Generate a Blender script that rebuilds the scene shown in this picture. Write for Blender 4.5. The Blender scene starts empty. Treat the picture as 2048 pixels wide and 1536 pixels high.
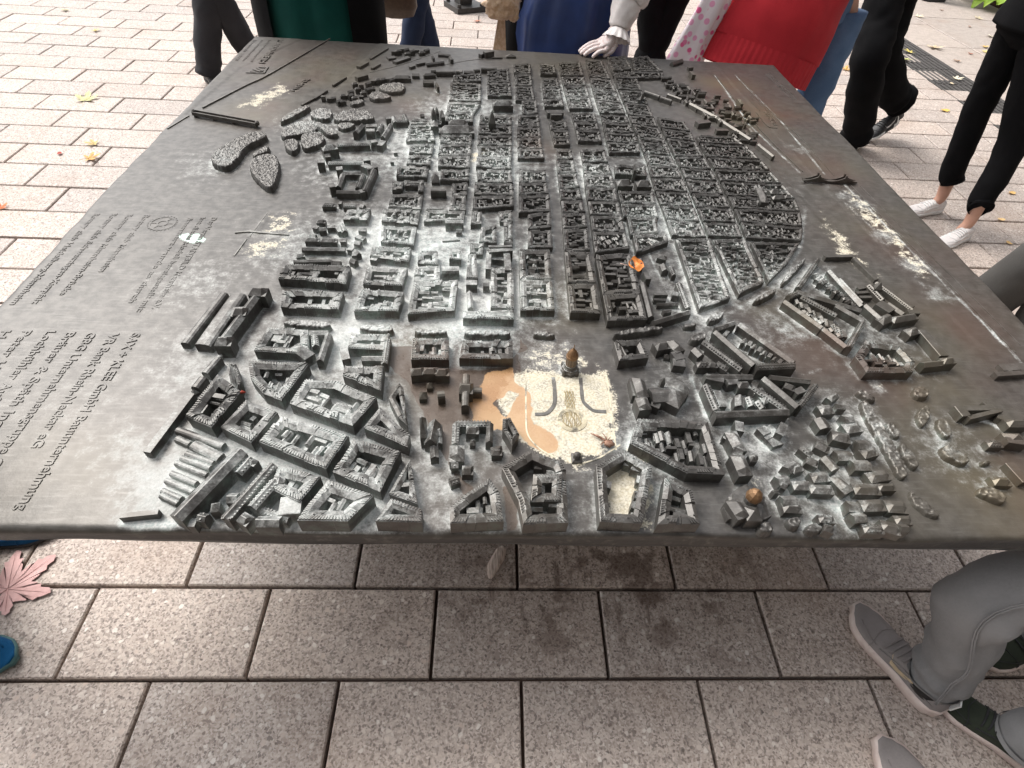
import bpy, bmesh, math, random
import numpy as np
from mathutils import Vector, Matrix, noise
S = bpy.context.scene
C = S.collection
PI = math.pi
# ------------------------------------------------------------------ camera
cam = bpy.data.cameras.new('camera'); cam_o = bpy.data.objects.new('camera', cam); C.objects.link(cam_o)
cam.sensor_fit = 'HORIZONTAL'; cam.sensor_width = 36.0; cam.lens = 18.9427
cam.clip_start = 0.05; cam.clip_end = 500
CAMR = Matrix(((0.9982483, -0.0245379, 0.0538358), (0.0175607, -0.7460471, -0.6656616), (0.056498, 0.6654409, -0.7443093)))          # rows: right, down, forward
CAMP = Vector((0, 0, 1.66))
m = Matrix((CAMR[0], -CAMR[1], -CAMR[2])).transposed().to_4x4(); m.translation = CAMP
cam_o.matrix_world = m
S.camera = cam_o
# ------------------------------------------------------------------ light: overcast day
w = bpy.data.worlds.new('World'); S.world = w; w.use_nodes = True
nt = w.node_tree; nt.nodes.clear()
sky = nt.nodes.new('ShaderNodeTexSky'); sky.sky_type = 'NISHITA'; sky.sun_disc = False
SUN_EL, SUN_AZ = math.radians(52), math.radians(-52)      # azimuth from +Y, negative = to the left
sky.sun_elevation = SUN_EL; sky.sun_rotation = SUN_AZ
sky.air_density = 1.0; sky.dust_density = 4.0; sky.ozone_density = 1.0
hs = nt.nodes.new('ShaderNodeHueSaturation'); hs.inputs['Saturation'].default_value = 0.18
bg = nt.nodes.new('ShaderNodeBackground'); bg.inputs['Strength'].default_value = 0.15
wo = nt.nodes.new('ShaderNodeOutputWorld')
nt.links.new(sky.outputs[0], hs.inputs['Color']); nt.links.new(hs.outputs[0], bg.inputs[0]); nt.links.new(bg.outputs[0], wo.inputs[0])
sl = bpy.data.lights.new('sun', 'SUN'); sl.energy = 1.3; sl.angle = math.radians(28); sl.color = (1.0, 0.96, 0.9)
so = bpy.data.objects.new('sun', sl); C.objects.link(so)
sd = Vector((math.sin(SUN_AZ)*math.cos(SUN_EL), math.cos(SUN_AZ)*math.cos(SUN_EL), math.sin(SUN_EL)))
so.rotation_euler = sd.to_track_quat('Z', 'Y').to_euler(); so.location = sd*20
S.view_settings.view_transform = 'Standard'; S.view_settings.look = 'None'
S.view_settings.gamma = 1.0; S.view_settings.use_curve_mapping = False
S.view_settings.exposure = 0.90
S.render.engine = 'CYCLES'
# ------------------------------------------------------------------ helpers
def tag(o, label=None, cat=None, group=None, kind=None):
    if label: o['label'] = label
    if cat: o['category'] = cat
    if group: o['group'] = group
    if kind: o['kind'] = kind
    return o
def obj(name, me, mat=None, parent=None):
    o = bpy.data.objects.new(name, me); C.objects.link(o)
    if mat is not None and len(me.materials) == 0: me.materials.append(mat)
    if parent is not None: o.parent = parent
    return o
def empty(name, loc=(0, 0, 0), rz=0.0):
    o = bpy.data.objects.new(name, None); C.objects.link(o); o.location = loc; o.rotation_euler = (0, 0, rz); o.empty_display_size = .1
    return o
class MB:
    def __init__(s): s.v = []; s.f = []; s.sm = []
    def add(s, vs, fs, smooth=False):
        b = len(s.v); s.v += [tuple(x) for x in vs]
        for f in fs: s.f.append([b+i for i in f]); s.sm.append(smooth)
    def box(s, c, sx, sy, sz, rz=0., taper=1.0):
        cr, sr = math.cos(rz), math.sin(rz); vs = []
        for z, k in ((0, 1), (sz, taper)):
            for a, b in ((-1, -1), (1, -1), (1, 1), (-1, 1)):
                x, y = a*sx/2*k, b*sy/2*k; vs.append((c[0]+x*cr-y*sr, c[1]+x*sr+y*cr, c[2]+z))
        s.add(vs, [(3, 2, 1, 0), (4, 5, 6, 7), (0, 1, 5, 4), (1, 2, 6, 5), (2, 3, 7, 6), (3, 0, 4, 7)])
    def tube(s, pts, r, n=8, cap=True):
        loft(s, pts, [(r, r)]*len(pts) if not isinstance(r, (list, tuple)) else [(q, q) for q in r], n, cap=cap)
    def mesh(s, name):
        me = bpy.data.meshes.new(name); me.from_pydata(s.v, [], s.f); me.update()
        me.polygons.foreach_set('use_smooth', s.sm)
        return me
def build(mb, name, mat=None, parent=None): return obj(name, mb.mesh(name), mat, parent)
def loft(mb, pts, rad, n=20, up=None, cap=True, fn=None, a0=0., a1=2*PI, smooth=True):
    """rings round a path; rad: (rx, ry) per ring; fn(i, ang) multiplies the radius"""
    pts = [Vector(p) for p in pts]; N = len(pts); closed = abs(a1-a0-2*PI) < 1e-6
    up = Vector(up) if up else Vector((0, -1, 0)); vs = []; m = n if closed else n+1
    for i, p in enumerate(pts):
        t = (pts[min(i+1, N-1)]-pts[max(i-1, 0)]).normalized()
        y = (up - t*up.dot(t))
        if y.length < 1e-4: y = Vector((1, 0, 0)) - t*t.x
        y.normalize(); x = y.cross(t).normalized()
        for k in range(m):
            a = a0+(a1-a0)*k/n; q = fn(i, a) if fn else 1.0
            vs.append(p + x*math.cos(a)*rad[i][0]*q + y*math.sin(a)*rad[i][1]*q)
    fs = []
    for i in range(N-1):
        for k in range(n):
            k2 = (k+1) % m if closed else k+1
            fs.append((i*m+k, i*m+k2, (i+1)*m+k2, (i+1)*m+k))
    if cap and closed:
        fs.append(tuple(range(m-1, -1, -1))); fs.append(tuple(range((N-1)*m, N*m)))
    mb.add(vs, fs, smooth)
def spline(P, n):
    P = [Vector(p) for p in P]; Q = [P[0]*2-P[1]]+P+[P[-1]*2-P[-2]]; out = []
    for i in range(len(P)-1):
        a, b, c, d = Q[i:i+4]
        for k in range(n):
            t = k/n; out.append(.5*((2*b)+(c-a)*t+(2*a-5*b+4*c-d)*t*t+(3*b-a-3*c+d)*t*t*t))
    return out+[P[-1]]
def interp(tab, t):
    for (a, x), (b, y) in zip(tab, tab[1:]):
        if t <= b:
            q = (t-a)/(b-a) if b > a else 0
            return x+(y-x)*q if not isinstance(x, tuple) else tuple(p+(r-p)*q for p, r in zip(x, y))
    return tab[-1][1]
# ------------------------------------------------------------------ materials
class NT:
    def __init__(s, name):
        s.m = bpy.data.materials.new(name); s.m.use_nodes = True; s.t = s.m.node_tree; s.b = s.t.nodes['Principled BSDF']
    def n(s, typ, ins=None, **kw):
        d = s.t.nodes.new('ShaderNode'+typ)
        for k, v in kw.items(): setattr(d, k, v)
        for k, v in (ins or {}).items(): s.set(d.inputs[k], v)
        return d
    def set(s, sock, v):
        if hasattr(v, 'is_output') or isinstance(v, bpy.types.NodeSocket): s.t.links.new(v, sock)
        else: sock.default_value = v
    def noise(s, vec, scale, detail=3, rough=.55): return s.n('TexNoise', {'Vector': vec, 'Scale': scale, 'Detail': detail, 'Roughness': rough}).outputs['Fac']
    def math(s, op, a, b=0., c=0., clamp=False):
        d = s.n('Math', operation=op, use_clamp=clamp); s.set(d.inputs[0], a); s.set(d.inputs[1], b); s.set(d.inputs[2], c); return d.outputs[0]
    def ramp(s, x, lo, hi): return s.n('MapRange', {'Value': x, 'From Min': lo, 'From Max': hi}, interpolation_type='SMOOTHSTEP').outputs[0]
    def mix(s, f, a, b):
        d = s.n('Mix', data_type='RGBA'); s.set(d.inputs[0], f); s.set(d.inputs[6], a); s.set(d.inputs[7], b); return d.outputs[2]
    def mul(s, a, b):
        d = s.n('Mix', data_type='RGBA', blend_type='MULTIPLY'); s.set(d.inputs[0], 1.0); s.set(d.inputs[6], a); s.set(d.inputs[7], b); return d.outputs[2]
    def pos(s): return s.n('NewGeometry').outputs['Position']
    def attr(s, name): return s.n('Attribute', attribute_name=name).outputs['Fac']
    def bump(s, h, strength=.3, dist=.002):
        d = s.n('Bump', {'Height': h, 'Strength': strength, 'Distance': dist}); s.set(s.b.inputs['Normal'], d.outputs[0])
def c4(r, g, b): return (r, g, b, 1.0)
def bronze(name, plate=False, copper=0., cream=False):
    k = NT(name); p = k.pos()
    n1 = k.noise(p, 5, 4); n2 = k.noise(p, 38, 5, .62); n3 = k.noise(p, 240, 3, .6)
    sq = k.n('Mapping', {'Vector': p, 'Scale': (6, 60, 20), 'Rotation': (0, 0, .7)}).outputs[0]
    n4 = k.noise(sq, 3, 4, .6)
    base = k.mix(k.ramp(n2, .3, .7), c4(.058, .054, .050), c4(.108, .101, .094)) if plate else k.mix(k.ramp(n2, .3, .7), c4(.098, .094, .086), c4(.185, .178, .166))
    base = k.mix(k.math('MULTIPLY', k.ramp(n4, .5, .75), .45), base, c4(.165, .158, .15))
    br = k.attr('brown')
    base = k.mix(k.math('MULTIPLY', br, k.math('ADD', .35, k.math('MULTIPLY', k.ramp(n1, .25, .6), .55))), base, k.mix(k.ramp(k.noise(p, 2.6, 2), .42, .62), c4(.135, .112, .074), c4(.120, .074, .053)))
    ao = k.n('AmbientOcclusion', {'Distance': .012 if not plate else .016}, samples=4, only_local=False).outputs['AO']
    cre = k.math('SUBTRACT', 1.0, ao)
    pa = k.attr('patina')
    # verdigris: amount by place, more in the crevices where rain water stands
    nz = k.n('SeparateXYZ', {'Vector': k.n('NewGeometry').outputs['Normal']}).outputs['Z']
    up = k.ramp(nz, .75, .2)
    mk = k.math('ADD', k.math('MULTIPLY', pa, .72), k.math('MULTIPLY', cre, k.math('ADD', .35, k.math('MULTIPLY', pa, .55))))
    mk = k.math('ADD', mk, k.math('MULTIPLY', k.math('SUBTRACT', n2, .5), .95))
    mk = k.math('ADD', mk, k.math('MULTIPLY', k.math('SUBTRACT', n3, .5), .5))
    mk = k.math('SUBTRACT', mk, k.math('MULTIPLY', up, .30))
    mk = k.math('MULTIPLY', k.ramp(mk, .22, 1.02), k.ramp(pa, 0.0, .35))
    pc = k.mix(k.ramp(n1, .35, .65), c4(.52, .54, .52), c4(.42, .49, .475))
    pc = k.mix(k.ramp(n3, .3, .7), pc, c4(.62, .62, .60))
    col = k.mix(mk, base, pc)
    # green tinge on upright faces
    col = k.mix(k.math('MULTIPLY', k.math('MULTIPLY', up, pa), k.math('MULTIPLY', k.ramp(n2, .42, .7), .5)), col, c4(.11, .20, .165))
    met = k.math('MULTIPLY', k.math('SUBTRACT', 1.0, mk), .42 if plate else .62)
    rgh = k.math('ADD', .36 if plate else .41, k.math('ADD', k.math('MULTIPLY', mk, .35), k.math('MULTIPLY', n2, .14)))
    if plate:
        cr, ta, we = k.attr('cream'), k.attr('tan'), k.attr('wet')
        def edge(a, amp, lo, hi): return k.ramp(k.math('ADD', a, k.math('ADD', k.math('MULTIPLY', k.math('SUBTRACT', n2, .5), amp), k.math('MULTIPLY', k.math('SUBTRACT', n3, .5), amp*.6))), lo, hi)
        ewe = edge(we, .5, .45, .55); ecr = edge(cr, 1.5, .38, .66); eta = k.math('MULTIPLY', edge(ta, .8, .42, .58), .86)
        col = k.mix(k.math('MULTIPLY', ewe, .9), col, c4(.085, .062, .047))
        col = k.mix(k.math('MULTIPLY', ecr, .93), col, k.mix(k.ramp(n3, .35, .65), k.mix(k.ramp(n2, .35, .6), c4(.30, .275, .22), c4(.47, .41, .29)), c4(.62, .575, .47)))
        col = k.mix(eta, col, k.mix(k.ramp(n1, .3, .7), c4(.36, .19, .085), c4(.47, .30, .155)))
        mm_ = k.math('MULTIPLY', k.math('SUBTRACT', 1.0, ecr), k.math('SUBTRACT', 1.0, eta))
        met = k.math('MULTIPLY', met, mm_)
        rgh = k.math('ADD', rgh, k.math('MULTIPLY', ecr, .3))
        rgh = k.math('SUBTRACT', rgh, k.math('MULTIPLY', k.math('MAXIMUM', eta, ewe), .16))
        ed = k.attr('mint'); em = k.ramp(k.math('ADD', ed, k.math('MULTIPLY', k.math('SUBTRACT', n3, .5), .9)), .45, .6)
        col = k.mix(em, col, c4(.50, .68, .58)); met = k.math('MULTIPLY', met, k.math('SUBTRACT', 1.0, em))
        dk = k.attr('rim_shade'); col = k.mix(k.math('MULTIPLY', dk, k.ramp(n2, .75, .5)), col, c4(.016, .0135, .011)); met = k.math('MULTIPLY', met, k.math('SUBTRACT', 1.0, dk))  # shade on the plate sides painted into the colour, near black
    if cream: col = k.mix(k.ramp(n2, .3, .55), col, c4(.62, .56, .42)); met = k.math('MULTIPLY', met, .3)
    if copper: col = k.mix(copper, col, k.mix(k.ramp(n2, .3, .7), c4(.19, .10, .042), c4(.30, .165, .075)))
    k.set(k.b.inputs['Base Color'], col); k.set(k.b.inputs['Metallic'], met); k.set(k.b.inputs['Roughness'], rgh)
    k.bump(k.math('ADD', k.math('MULTIPLY', n3, .6), k.math('ADD', n2, k.math('MULTIPLY', n4, .5))), .20 if plate else .35, .0022)
    return k.m
M_BR = bronze('bronze'); M_PL = bronze('bronze plate', True); M_CU = bronze('rubbed bronze', False, .85); M_CRM = bronze('crusted bronze', cream=True); M_CU2 = bronze('half rubbed bronze', False, .35)
def stone(name, a, b, speck=1.0, stain=0.):
    k = NT(name); oi = k.n('ObjectInfo'); p = k.pos()
    n1 = k.noise(p, 2.2, 3); n2 = k.noise(p, 14, 4, .6); n3 = k.noise(p, 110, 2, .6)
    col = k.mix(k.ramp(n2, .3, .7), a, b)
    wp = k.n('VectorMath', {0: p, 1: k.n('VectorMath', {0: k.n('TexNoise', {'Vector': p, 'Scale': 70., 'Detail': 2}).outputs['Color'], 'Scale': .012}, operation='SCALE').outputs[0]}, operation='ADD').outputs[0]
    def cells(sc):
        q = k.n('TexVoronoi', {'Vector': wp, 'Scale': sc, 'Randomness': 1.0}); s_ = k.n('SeparateColor', {'Color': q.outputs['Color']}); return q.outputs['Distance'], s_.outputs[0], s_.outputs[1]
    d1, r1, g1 = cells(210.); d2, r2, g2 = cells(120.); d3, r3, g3 = cells(64.)
    def pal(r, pts):
        d = k.n('ValToRGB', {'Fac': r}); e = d.color_ramp.elements
        for q, (x, cc) in enumerate(pts):
            el = e[q] if q < 2 else e.new(x); el.position = x; el.color = c4(*cc)
        return d.outputs[0]
    fine = pal(r1, [(0, (.06, .047, .042)), (1, (.64, .57, .52)), (.15, (.15, .115, .10)), (.32, (.34, .28, .245)), (.62, (.47, .40, .355)), (.85, (.57, .49, .44))])
    col = k.mix(.62*speck, col, fine)
    col = k.mix(k.math('MULTIPLY', k.math('MULTIPLY', k.ramp(r2, .60, .63), k.ramp(d2, .55, .35)), .70*speck), col, pal(g2, [(0, (.09, .07, .062)), (1, (.70, .65, .60)), (.3, (.20, .155, .135)), (.45, (.52, .45, .40))]))
    col = k.mix(k.math('MULTIPLY', k.math('MULTIPLY', k.ramp(r3, .86, .88), k.ramp(d3, .50, .34)), .85*speck), col, pal(g3, [(0, (.56, .46, .40)), (1, (.78, .74, .69)), (.5, (.66, .60, .54))]))
    col = k.mix(k.math('MULTIPLY', k.ramp(n3, .5, .75), .20), col, c4(.20, .16, .14))
    lt = r2
    rnd = oi.outputs['Random']
    col = k.mul(col, k.mix(rnd, c4(.88, .88, .89), c4(1.08, 1.05, 1.03)))
    col = k.mix(k.math('MULTIPLY', k.ramp(n1, .5, .75), .30), col, c4(.30, .20, .14))
    # brown run-off stains below the table edge
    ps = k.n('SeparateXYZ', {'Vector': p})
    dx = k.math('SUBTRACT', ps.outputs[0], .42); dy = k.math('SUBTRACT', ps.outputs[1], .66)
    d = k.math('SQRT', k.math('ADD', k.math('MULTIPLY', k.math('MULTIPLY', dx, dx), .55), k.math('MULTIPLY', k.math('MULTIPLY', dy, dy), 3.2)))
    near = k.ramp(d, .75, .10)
    sm = k.n('Mapping', {'Vector': p, 'Scale': (34, 5, 1)}).outputs[0]; ns = k.noise(sm, 1.0, 4, .65); nb = k.noise(p, 6.5, 4, .6)
    st = k.math('MULTIPLY', near, k.math('MAXIMUM', k.ramp(ns, .52, .66), k.ramp(nb, .53, .60)))
    col = k.mix(k.math('MULTIPLY', st, .62), col, c4(.080, .044, .030))
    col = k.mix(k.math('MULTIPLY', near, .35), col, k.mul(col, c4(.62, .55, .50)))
    k.set(k.b.inputs['Base Color'], col)
    k.set(k.b.inputs['Roughness'], k.math('SUBTRACT', .66, k.math('MULTIPLY', st, .28)))
    k.bump(k.math('ADD', n3, k.math('MULTIPLY', lt, -.3)), .22, .0015)
    return k.m
M_SLAB = stone('terrazzo paving', c4(.48, .41, .36), c4(.60, .53, .475))
M_SLAB2 = stone('smooth concrete slab', c4(.36, .315, .28), c4(.46, .41, .37), .35)
def simple(name, col, rough=.8, col2=None, scale=60, bumps=.15, metal=0., sheen=0., dist=.002, var=.5):
    k = NT(name); p = k.pos(); n2 = k.noise(p, scale, 4, .6); n1 = k.noise(p, 9, 3)
    cc = k.mix(k.ramp(n2, .5-var/2, .5+var/2), c4(*col), c4(*(col2 or tuple(min(1, x*1.35) for x in col))))
    cc = k.mix(k.math('MULTIPLY', k.ramp(n1, .3, .8), .25), cc, c4(*tuple(x*.6 for x in col)))
    k.set(k.b.inputs['Base Color'], cc); k.set(k.b.inputs['Roughness'], rough); k.set(k.b.inputs['Metallic'], metal)
    if sheen: k.set(k.b.inputs['Sheen Weight'], sheen)
    k.bump(k.math('ADD', n2, n1), bumps, dist)
    return k.m
def weave(name, col, col2, sc=900, rough=.85, sheen=.2, bumps=.25):
    k = NT(name); p = k.pos(); wv = k.n('TexWave', {'Vector': p, 'Scale': sc/6, 'Distortion': 2.0}, bands_direction='DIAGONAL').outputs['Fac']
    n1 = k.noise(p, 7, 4); n2 = k.noise(p, 180, 3)
    cc = k.mix(k.math('MULTIPLY', k.math('ADD', k.math('MULTIPLY', wv, .5), n2), .6), c4(*col), c4(*col2))
    cc = k.mix(k.math('MULTIPLY', k.ramp(n1, .35, .75), .45), cc, c4(*tuple(x*1.25 for x in col2)))
    k.set(k.b.inputs['Base Color'], cc); k.set(k.b.inputs['Roughness'], rough); k.set(k.b.inputs['Sheen Weight'], sheen*.3); k.set(k.b.inputs['Specular IOR Level'], .12)
    k.bump(k.math('ADD', k.math('MULTIPLY', wv, .3), k.math('ADD', n2, k.math('MULTIPLY', n1, 2))), bumps, .003)
    return k.m
M_RIP = simple('ochre bronze lines', (.30, .23, .11), .7, (.46, .38, .22), 120, .2)
M_DIRT = simple('joint dirt', (.060, .036, .026), .95, (.10, .065, .05), 40)
M_GROUND = simple('far ground', (.30, .27, .24), .9, (.38, .34, .30), 3)
# ------------------------------------------------------------------ pavement
gr = MB(); gr.add([(-250, -250, -.062), (250, -250, -.062), (250, 250, -.062), (-250, 250, -.062)], [(0, 1, 2, 3)])
tag(build(gr, 'ground', M_GROUND), kind='structure')
gb = MB(); gb.add([(-9, -3, -.030), (9, -3, -.030), (9, 14, -.030), (-9, 14, -.030)], [(0, 1, 2, 3)])
gbo = tag(build(gb, 'pavement', M_DIRT), kind='structure')
def proj(p):
    c = CAMR @ (Vector(p)-CAMP)
    if c.z < .1: return None
    return (1024+1077.63*c.x/c.z, 768+1077.63*c.y/c.z)
def slab_mesh(name, sx, sy, mat, ch=.004, t=.045):
    mb = MB(); vs = []
    for z, k in ((-t, 0), (-ch, 0), (0, ch)):
        for a, b in ((-1, -1), (1, -1), (1, 1), (-1, 1)): vs.append((a*(sx/2-k), b*(sy/2-k), z))
    fs = [(8, 9, 10, 11)]
    for l in (0, 4):
        for i in range(4): fs.append((l+i, l+(i+1) % 4, l+4+(i+1) % 4, l+4+i))
    mb.add(vs, fs); me = mb.mesh(name); me.materials.append(mat); return me
OX, OY, TWD, TDP, TH = -1.1250, 0.3959, 0.49949, 0.25149, -0.00890
LX, LY = -2.8411, 3.4193
rng = random.Random(3)
JT = .0095
sm_ = slab_mesh('paving_slab', TWD-JT, TDP-JT, M_SLAB)
cand = []
COLW = {0: .035, 1: .045}
for k in range(-6, 42):
    f = min(1, max(0, (k+.5-2)/6.)); th = TH*(1-f)
    # row centre line: foreground rows are turned a little, far ones are not
    shift = (0. if k % 2 == 0 else .5)
    ph0 = OX + (.5 if (k % 2) else 0.)*TWD; 
    r12 = k-12
    ph1 = LX + (.0 if (r12 % 2) else .5)*TWD
    dphi = ((ph1-ph0+TWD/2) % TWD)-TWD/2
    ph = ph0 + dphi*f
    y0 = OY + (k+.5)*TDP + f*(LY-OY-12*TDP)
    for i in range(-11, 12):
        xc = ph+(i+.5)*TWD
        if xc+TWD/2 > 4.15 and y0 > -1: 
            if xc-TWD/2 > 3.95: continue
        x = xc*math.cos(th)+ (OX*(1-math.cos(th))); y = y0+(xc-OX)*math.sin(th)
        cand.append((x, y, th, xc))
TABQ = [(506, 75), (1545, 130), (2460, 1095), (2460, 1120), (-500, 1075)]
def intab(q):
    s = [(b[0]-a[0])*(q[1]-a[1])-(b[1]-a[1])*(q[0]-a[0]) for a, b in zip(TABQ, TABQ[1:]+TABQ[:1])]
    return all(x > 60*0 for x in s) or all(x < 0 for x in s)
vis, hid = [], []
for cnd in cand:
    q = [proj((cnd[0]+dx*TWD/2, cnd[1]+dy*TDP/2, 0)) for dx in (-1, 1) for dy in (-1, 1)]
    ok = any(a and -5 < a[0] < 2053 and -5 < a[1] < 1541 and not intab(a) for a in q)
    a = proj((cnd[0], cnd[1], 0)); size = -Vector((cnd[0], cnd[1], 1.66)).length
    (vis if ok else hid).append((size, cnd))
vis.sort(reverse=True)
rest = [c for _, c in vis[290:]]+[c for _, c in hid]
for _, (x, y, th, xc) in vis[:290]:
    o = obj('paving_slab', sm_, None, gbo); o.location = (x, y, rng.uniform(-.0022, .0012)); o.rotation_euler = (rng.uniform(-.003, .003), rng.uniform(-.0025, .0025), th+rng.uniform(-.0012, .0012))
mb = MB()
for x, y, th, xc in rest:
    hx, hy = (TWD-JT)/2, (TDP-JT)/2; z = rng.uniform(-.002, .001); e = .004
    mb.add([(x-hx, y-hy, -.04), (x+hx, y-hy, -.04), (x+hx, y+hy, -.04), (x-hx, y+hy, -.04), (x-hx+e, y-hy+e, z), (x+hx-e, y-hy+e, z), (x+hx-e, y+hy-e, z), (x-hx+e, y+hy-e, z)],
           [(4, 5, 6, 7), (0, 1, 5, 4), (1, 2, 6, 5), (2, 3, 7, 6), (3, 0, 4, 7)])
tag(build(mb, 'paving_slabs', M_SLAB, gbo), kind='stuff')
# large slabs beyond the drain
bigm = {}
for (xa, xb, st, n0) in ((4.62, 5.23, .84, 14), (5.245, 7.2, 1.18, 12)):
    me = slab_mesh('paving_slab', xb-xa-.008, st-.008, M_SLAB2)
    for j in range(n0):
        if xa > 5.2 and 8.0 < 1.1+(j+.5)*st < 9.4: pass
        o = obj('paving_slab', me, None, gbo); o.location = ((xa+xb)/2, .60+(j+.5)*st, rng.uniform(-.001, .001))
# slotted drain
M_GRATE = simple('drain iron', (.085, .080, .076), .6, (.14, .13, .125), 80, .1, .5)
gme = MB()
for b in range(9):
    x = -.21+b*.0525; gme.box((x, 0, -.02), .030, .400, .019)
for yy in (-.19, 0, .19): gme.box((0, yy, -.020), .44, .014, .014)
for xx in (-.226, .226): gme.box((xx, 0, -.025), .010, .408, .0262)
gmesh = gme.mesh('drain_grate')
for j in range(7, 22):
    t = obj('drain_grate', gmesh, M_GRATE, None); t.location = (4.385, .6+j*.412, 0)
    tag(t, 'dark iron slotted grate section set in the paving behind the walking legs', 'drain grate', 'drain grates in a line at the right')

# ------------------------------------------------------------------ added unseen houses outside the picture, placed to block the low sky behind the camera and to the right
M_FAC = simple('rendered facade', (.22, .20, .18), .9, (.27, .25, .225), 2); M_WIN = simple('window glass', (.02, .022, .025), .15, (.03, .033, .036), 2, 0)
def sky_block_house(label, x, y, rz, wd, dp, ht):
    t = empty('added_sky_blocker', (x, y, 0), rz); tag(t, label, 'building'); mb = MB(); mb.box((0, 0, -.06), wd, dp, ht); build(mb, 'wall', M_FAC, t)
    mb = MB(); mb.add([(-wd/2-.3, -dp/2-.3, ht-.06), (wd/2+.3, -dp/2-.3, ht-.06), (wd/2+.3, dp/2+.3, ht-.06), (-wd/2-.3, dp/2+.3, ht-.06), (-wd/2, 0, ht+3.5), (wd/2, 0, ht+3.5)], [(3, 2, 1, 0), (0, 1, 5, 4), (2, 3, 4, 5), (1, 2, 5), (3, 0, 4)]); build(mb, 'roof', M_DKT, t)
    for f in range(4):
        for i in range(int(wd/2.6)):
            mb = MB(); xx = -wd/2+1.3+i*2.6; mb.box((xx, dp/2+.03, .9+f*3.4), 1.5, .08, 2.0); w_ = build(mb, 'window', M_WIN, t)
M_DKT = simple('roof tile', (.10, .05, .04), .8, (.14, .08, .06), 8)
sky_block_house('plain unseen town house added behind the camera to block low sky', -1, -11, 0, 30, 8, 14)
sky_block_house('long unseen town house added at the right to block low sky', 17, 6, PI/2, 30, 8, 14)
# ------------------------------------------------------------------ the bronze city relief
TZ = 0.78568; TWID, TLEN = 2.54777, 2.54013
TAB = empty('city_relief_table', (0.13911, 0.42911, 0), -0.009700)
tag(TAB, 'large square bronze relief model of a city with raised lettering, standing on the paved square', 'city model')
# value noise on numpy grids
def vnoise(u, v, sc, seed):
    r = np.random.RandomState(seed); T = r.rand(64, 64)
    a, b = u*sc, v*sc; i, j = np.floor(a).astype(int), np.floor(b).astype(int); fa, fb = a-i, b-j
    fa = fa*fa*(3-2*fa); fb = fb*fb*(3-2*fb); g = lambda x, y: T[x % 64, y % 64]
    return (g(i, j)*(1-fa)+g(i+1, j)*fa)*(1-fb)+(g(i, j+1)*(1-fa)+g(i+1, j+1)*fa)*fb
def fbm(u, v, sc, seed): return (vnoise(u, v, sc, seed)+.5*vnoise(u, v, sc*2.1, seed+1)+.25*vnoise(u, v, sc*4.3, seed+2))/1.75
GA = [(-305.3, 794.0, 270, 0.95), (-453.3, 508.6, 210, 0.9), (-438.4, 880.3, 200, 0.9), (-649.1, 842.1, 150, 0.6), (-187.1, 556.0, 180, 0.9), (-416.2, 1434.4, 260, 0.75), (-240.7, 1798.6, 220, 0.7), (-599.3, 1306.9, 190, 0.6), (-480.7, 229.0, 190, 0.8), (-606.5, 110.6, 130, 0.85), (-708.2, 98.1, 90, 0.8), (-491.8, 50.9, 120, 0.75), (-350.7, 43.2, 110, 0.7), (-284.4, 707.5, 150, 1.0), (-38.8, 639.0, 110, 0.8), (-102.3, 1354.2, 200, 0.7), (203.2, 1311.8, 190, 0.55), (276.6, 1965.7, 230, 0.5), (427.1, 1404.4, 230, 0.42), (384.9, 1016.1, 200, 0.55), (469.6, 749.6, 170, 0.6), (396.5, 621.3, 90, 0.7), (615.9, 574.1, 90, 0.6), (669.3, 760.8, 110, 0.55), (785.6, 767.2, 80, 0.7), (481.7, 513.9, 110, 0.55), (392.4, 292.5, 110, 0.6), (411.6, 213.8, 100, 0.75), (441.3, 119.3, 80, 0.75), (644.1, 258.6, 110, 0.55), (547.1, 132.6, 90, 0.55), (284.0, 346.1, 90, 0.5), (150.6, 207.5, 90, 0.55), (165.0, 114.2, 70, 0.6), (811.7, 492.4, 130, 0.5), (831.7, 198.4, 110, 0.4), (-1036.5, 1265.4, 140, 0.4), (-796.2, 1595.5, 150, 0.5), (-713.4, 400.9, 150, 0.55), (-806.5, 161.5, 110, 0.35), (-199.9, 175.2, 110, 0.5), (-221.8, 85.8, 110, 0.45), (11.9, 428.2, 90, 0.7), (35.8, 69.2, 120, 0.3), (-120.1, 26.8, 110, 0.3), (575.4, 975.0, 160, 0.4), (848.9, 1265.9, 140, 0.3), (509.4, 66.1, 90, 0.6), (-855.1, 675.7, 140, 0.35), (-956.5, 279.5, 160, 0.22), (1094.3, 1188.1, 45, 0.7), (1092.8, 1010.6, 50, 0.75), (1107.2, 856.0, 50, 0.75), (1105.1, 718.4, 45, 0.6), (758.3, 368.9, 22, 0.8), (1070.5, 1251.0, 40, 0.6), (1039.7, 1582.8, 50, 0.4)]          # verdigris centres: u, v, radius (mm), amount
GBN = [(987.8, 1898.7, 230, 1.0), (930.6, 2224.8, 160, 0.9), (1070.4, 1465.6, 200, 0.7), (1128.4, 985.6, 230, 0.7), (1073.1, 614.1, 200, 0.7), (623.7, 632.2, 120, 0.6), (646.0, 485.8, 130, 0.8), (852.2, 334.6, 200, 0.8), (862.1, 93.2, 170, 0.8), (623.3, 100.2, 120, 0.5), (-935.0, 2197.0, 300, 0.7), (-405.1, 1877.4, 150, 0.6), (50.9, 643.5, 120, 0.7), (59.3, 1482.9, 90, 0.6), (-211.2, 359.0, 120, 0.6), (-307.4, 448.0, 110, 0.6), (184.8, 2438.4, 250, 0.6), (-1006.3, 1704.1, 150, 0.6), (11.9, 428.2, 100, 0.4), (-911.4, 104.8, 150, 0.25), (-111.3, 46.7, 160, 0.35)]         # bare brown areas
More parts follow.
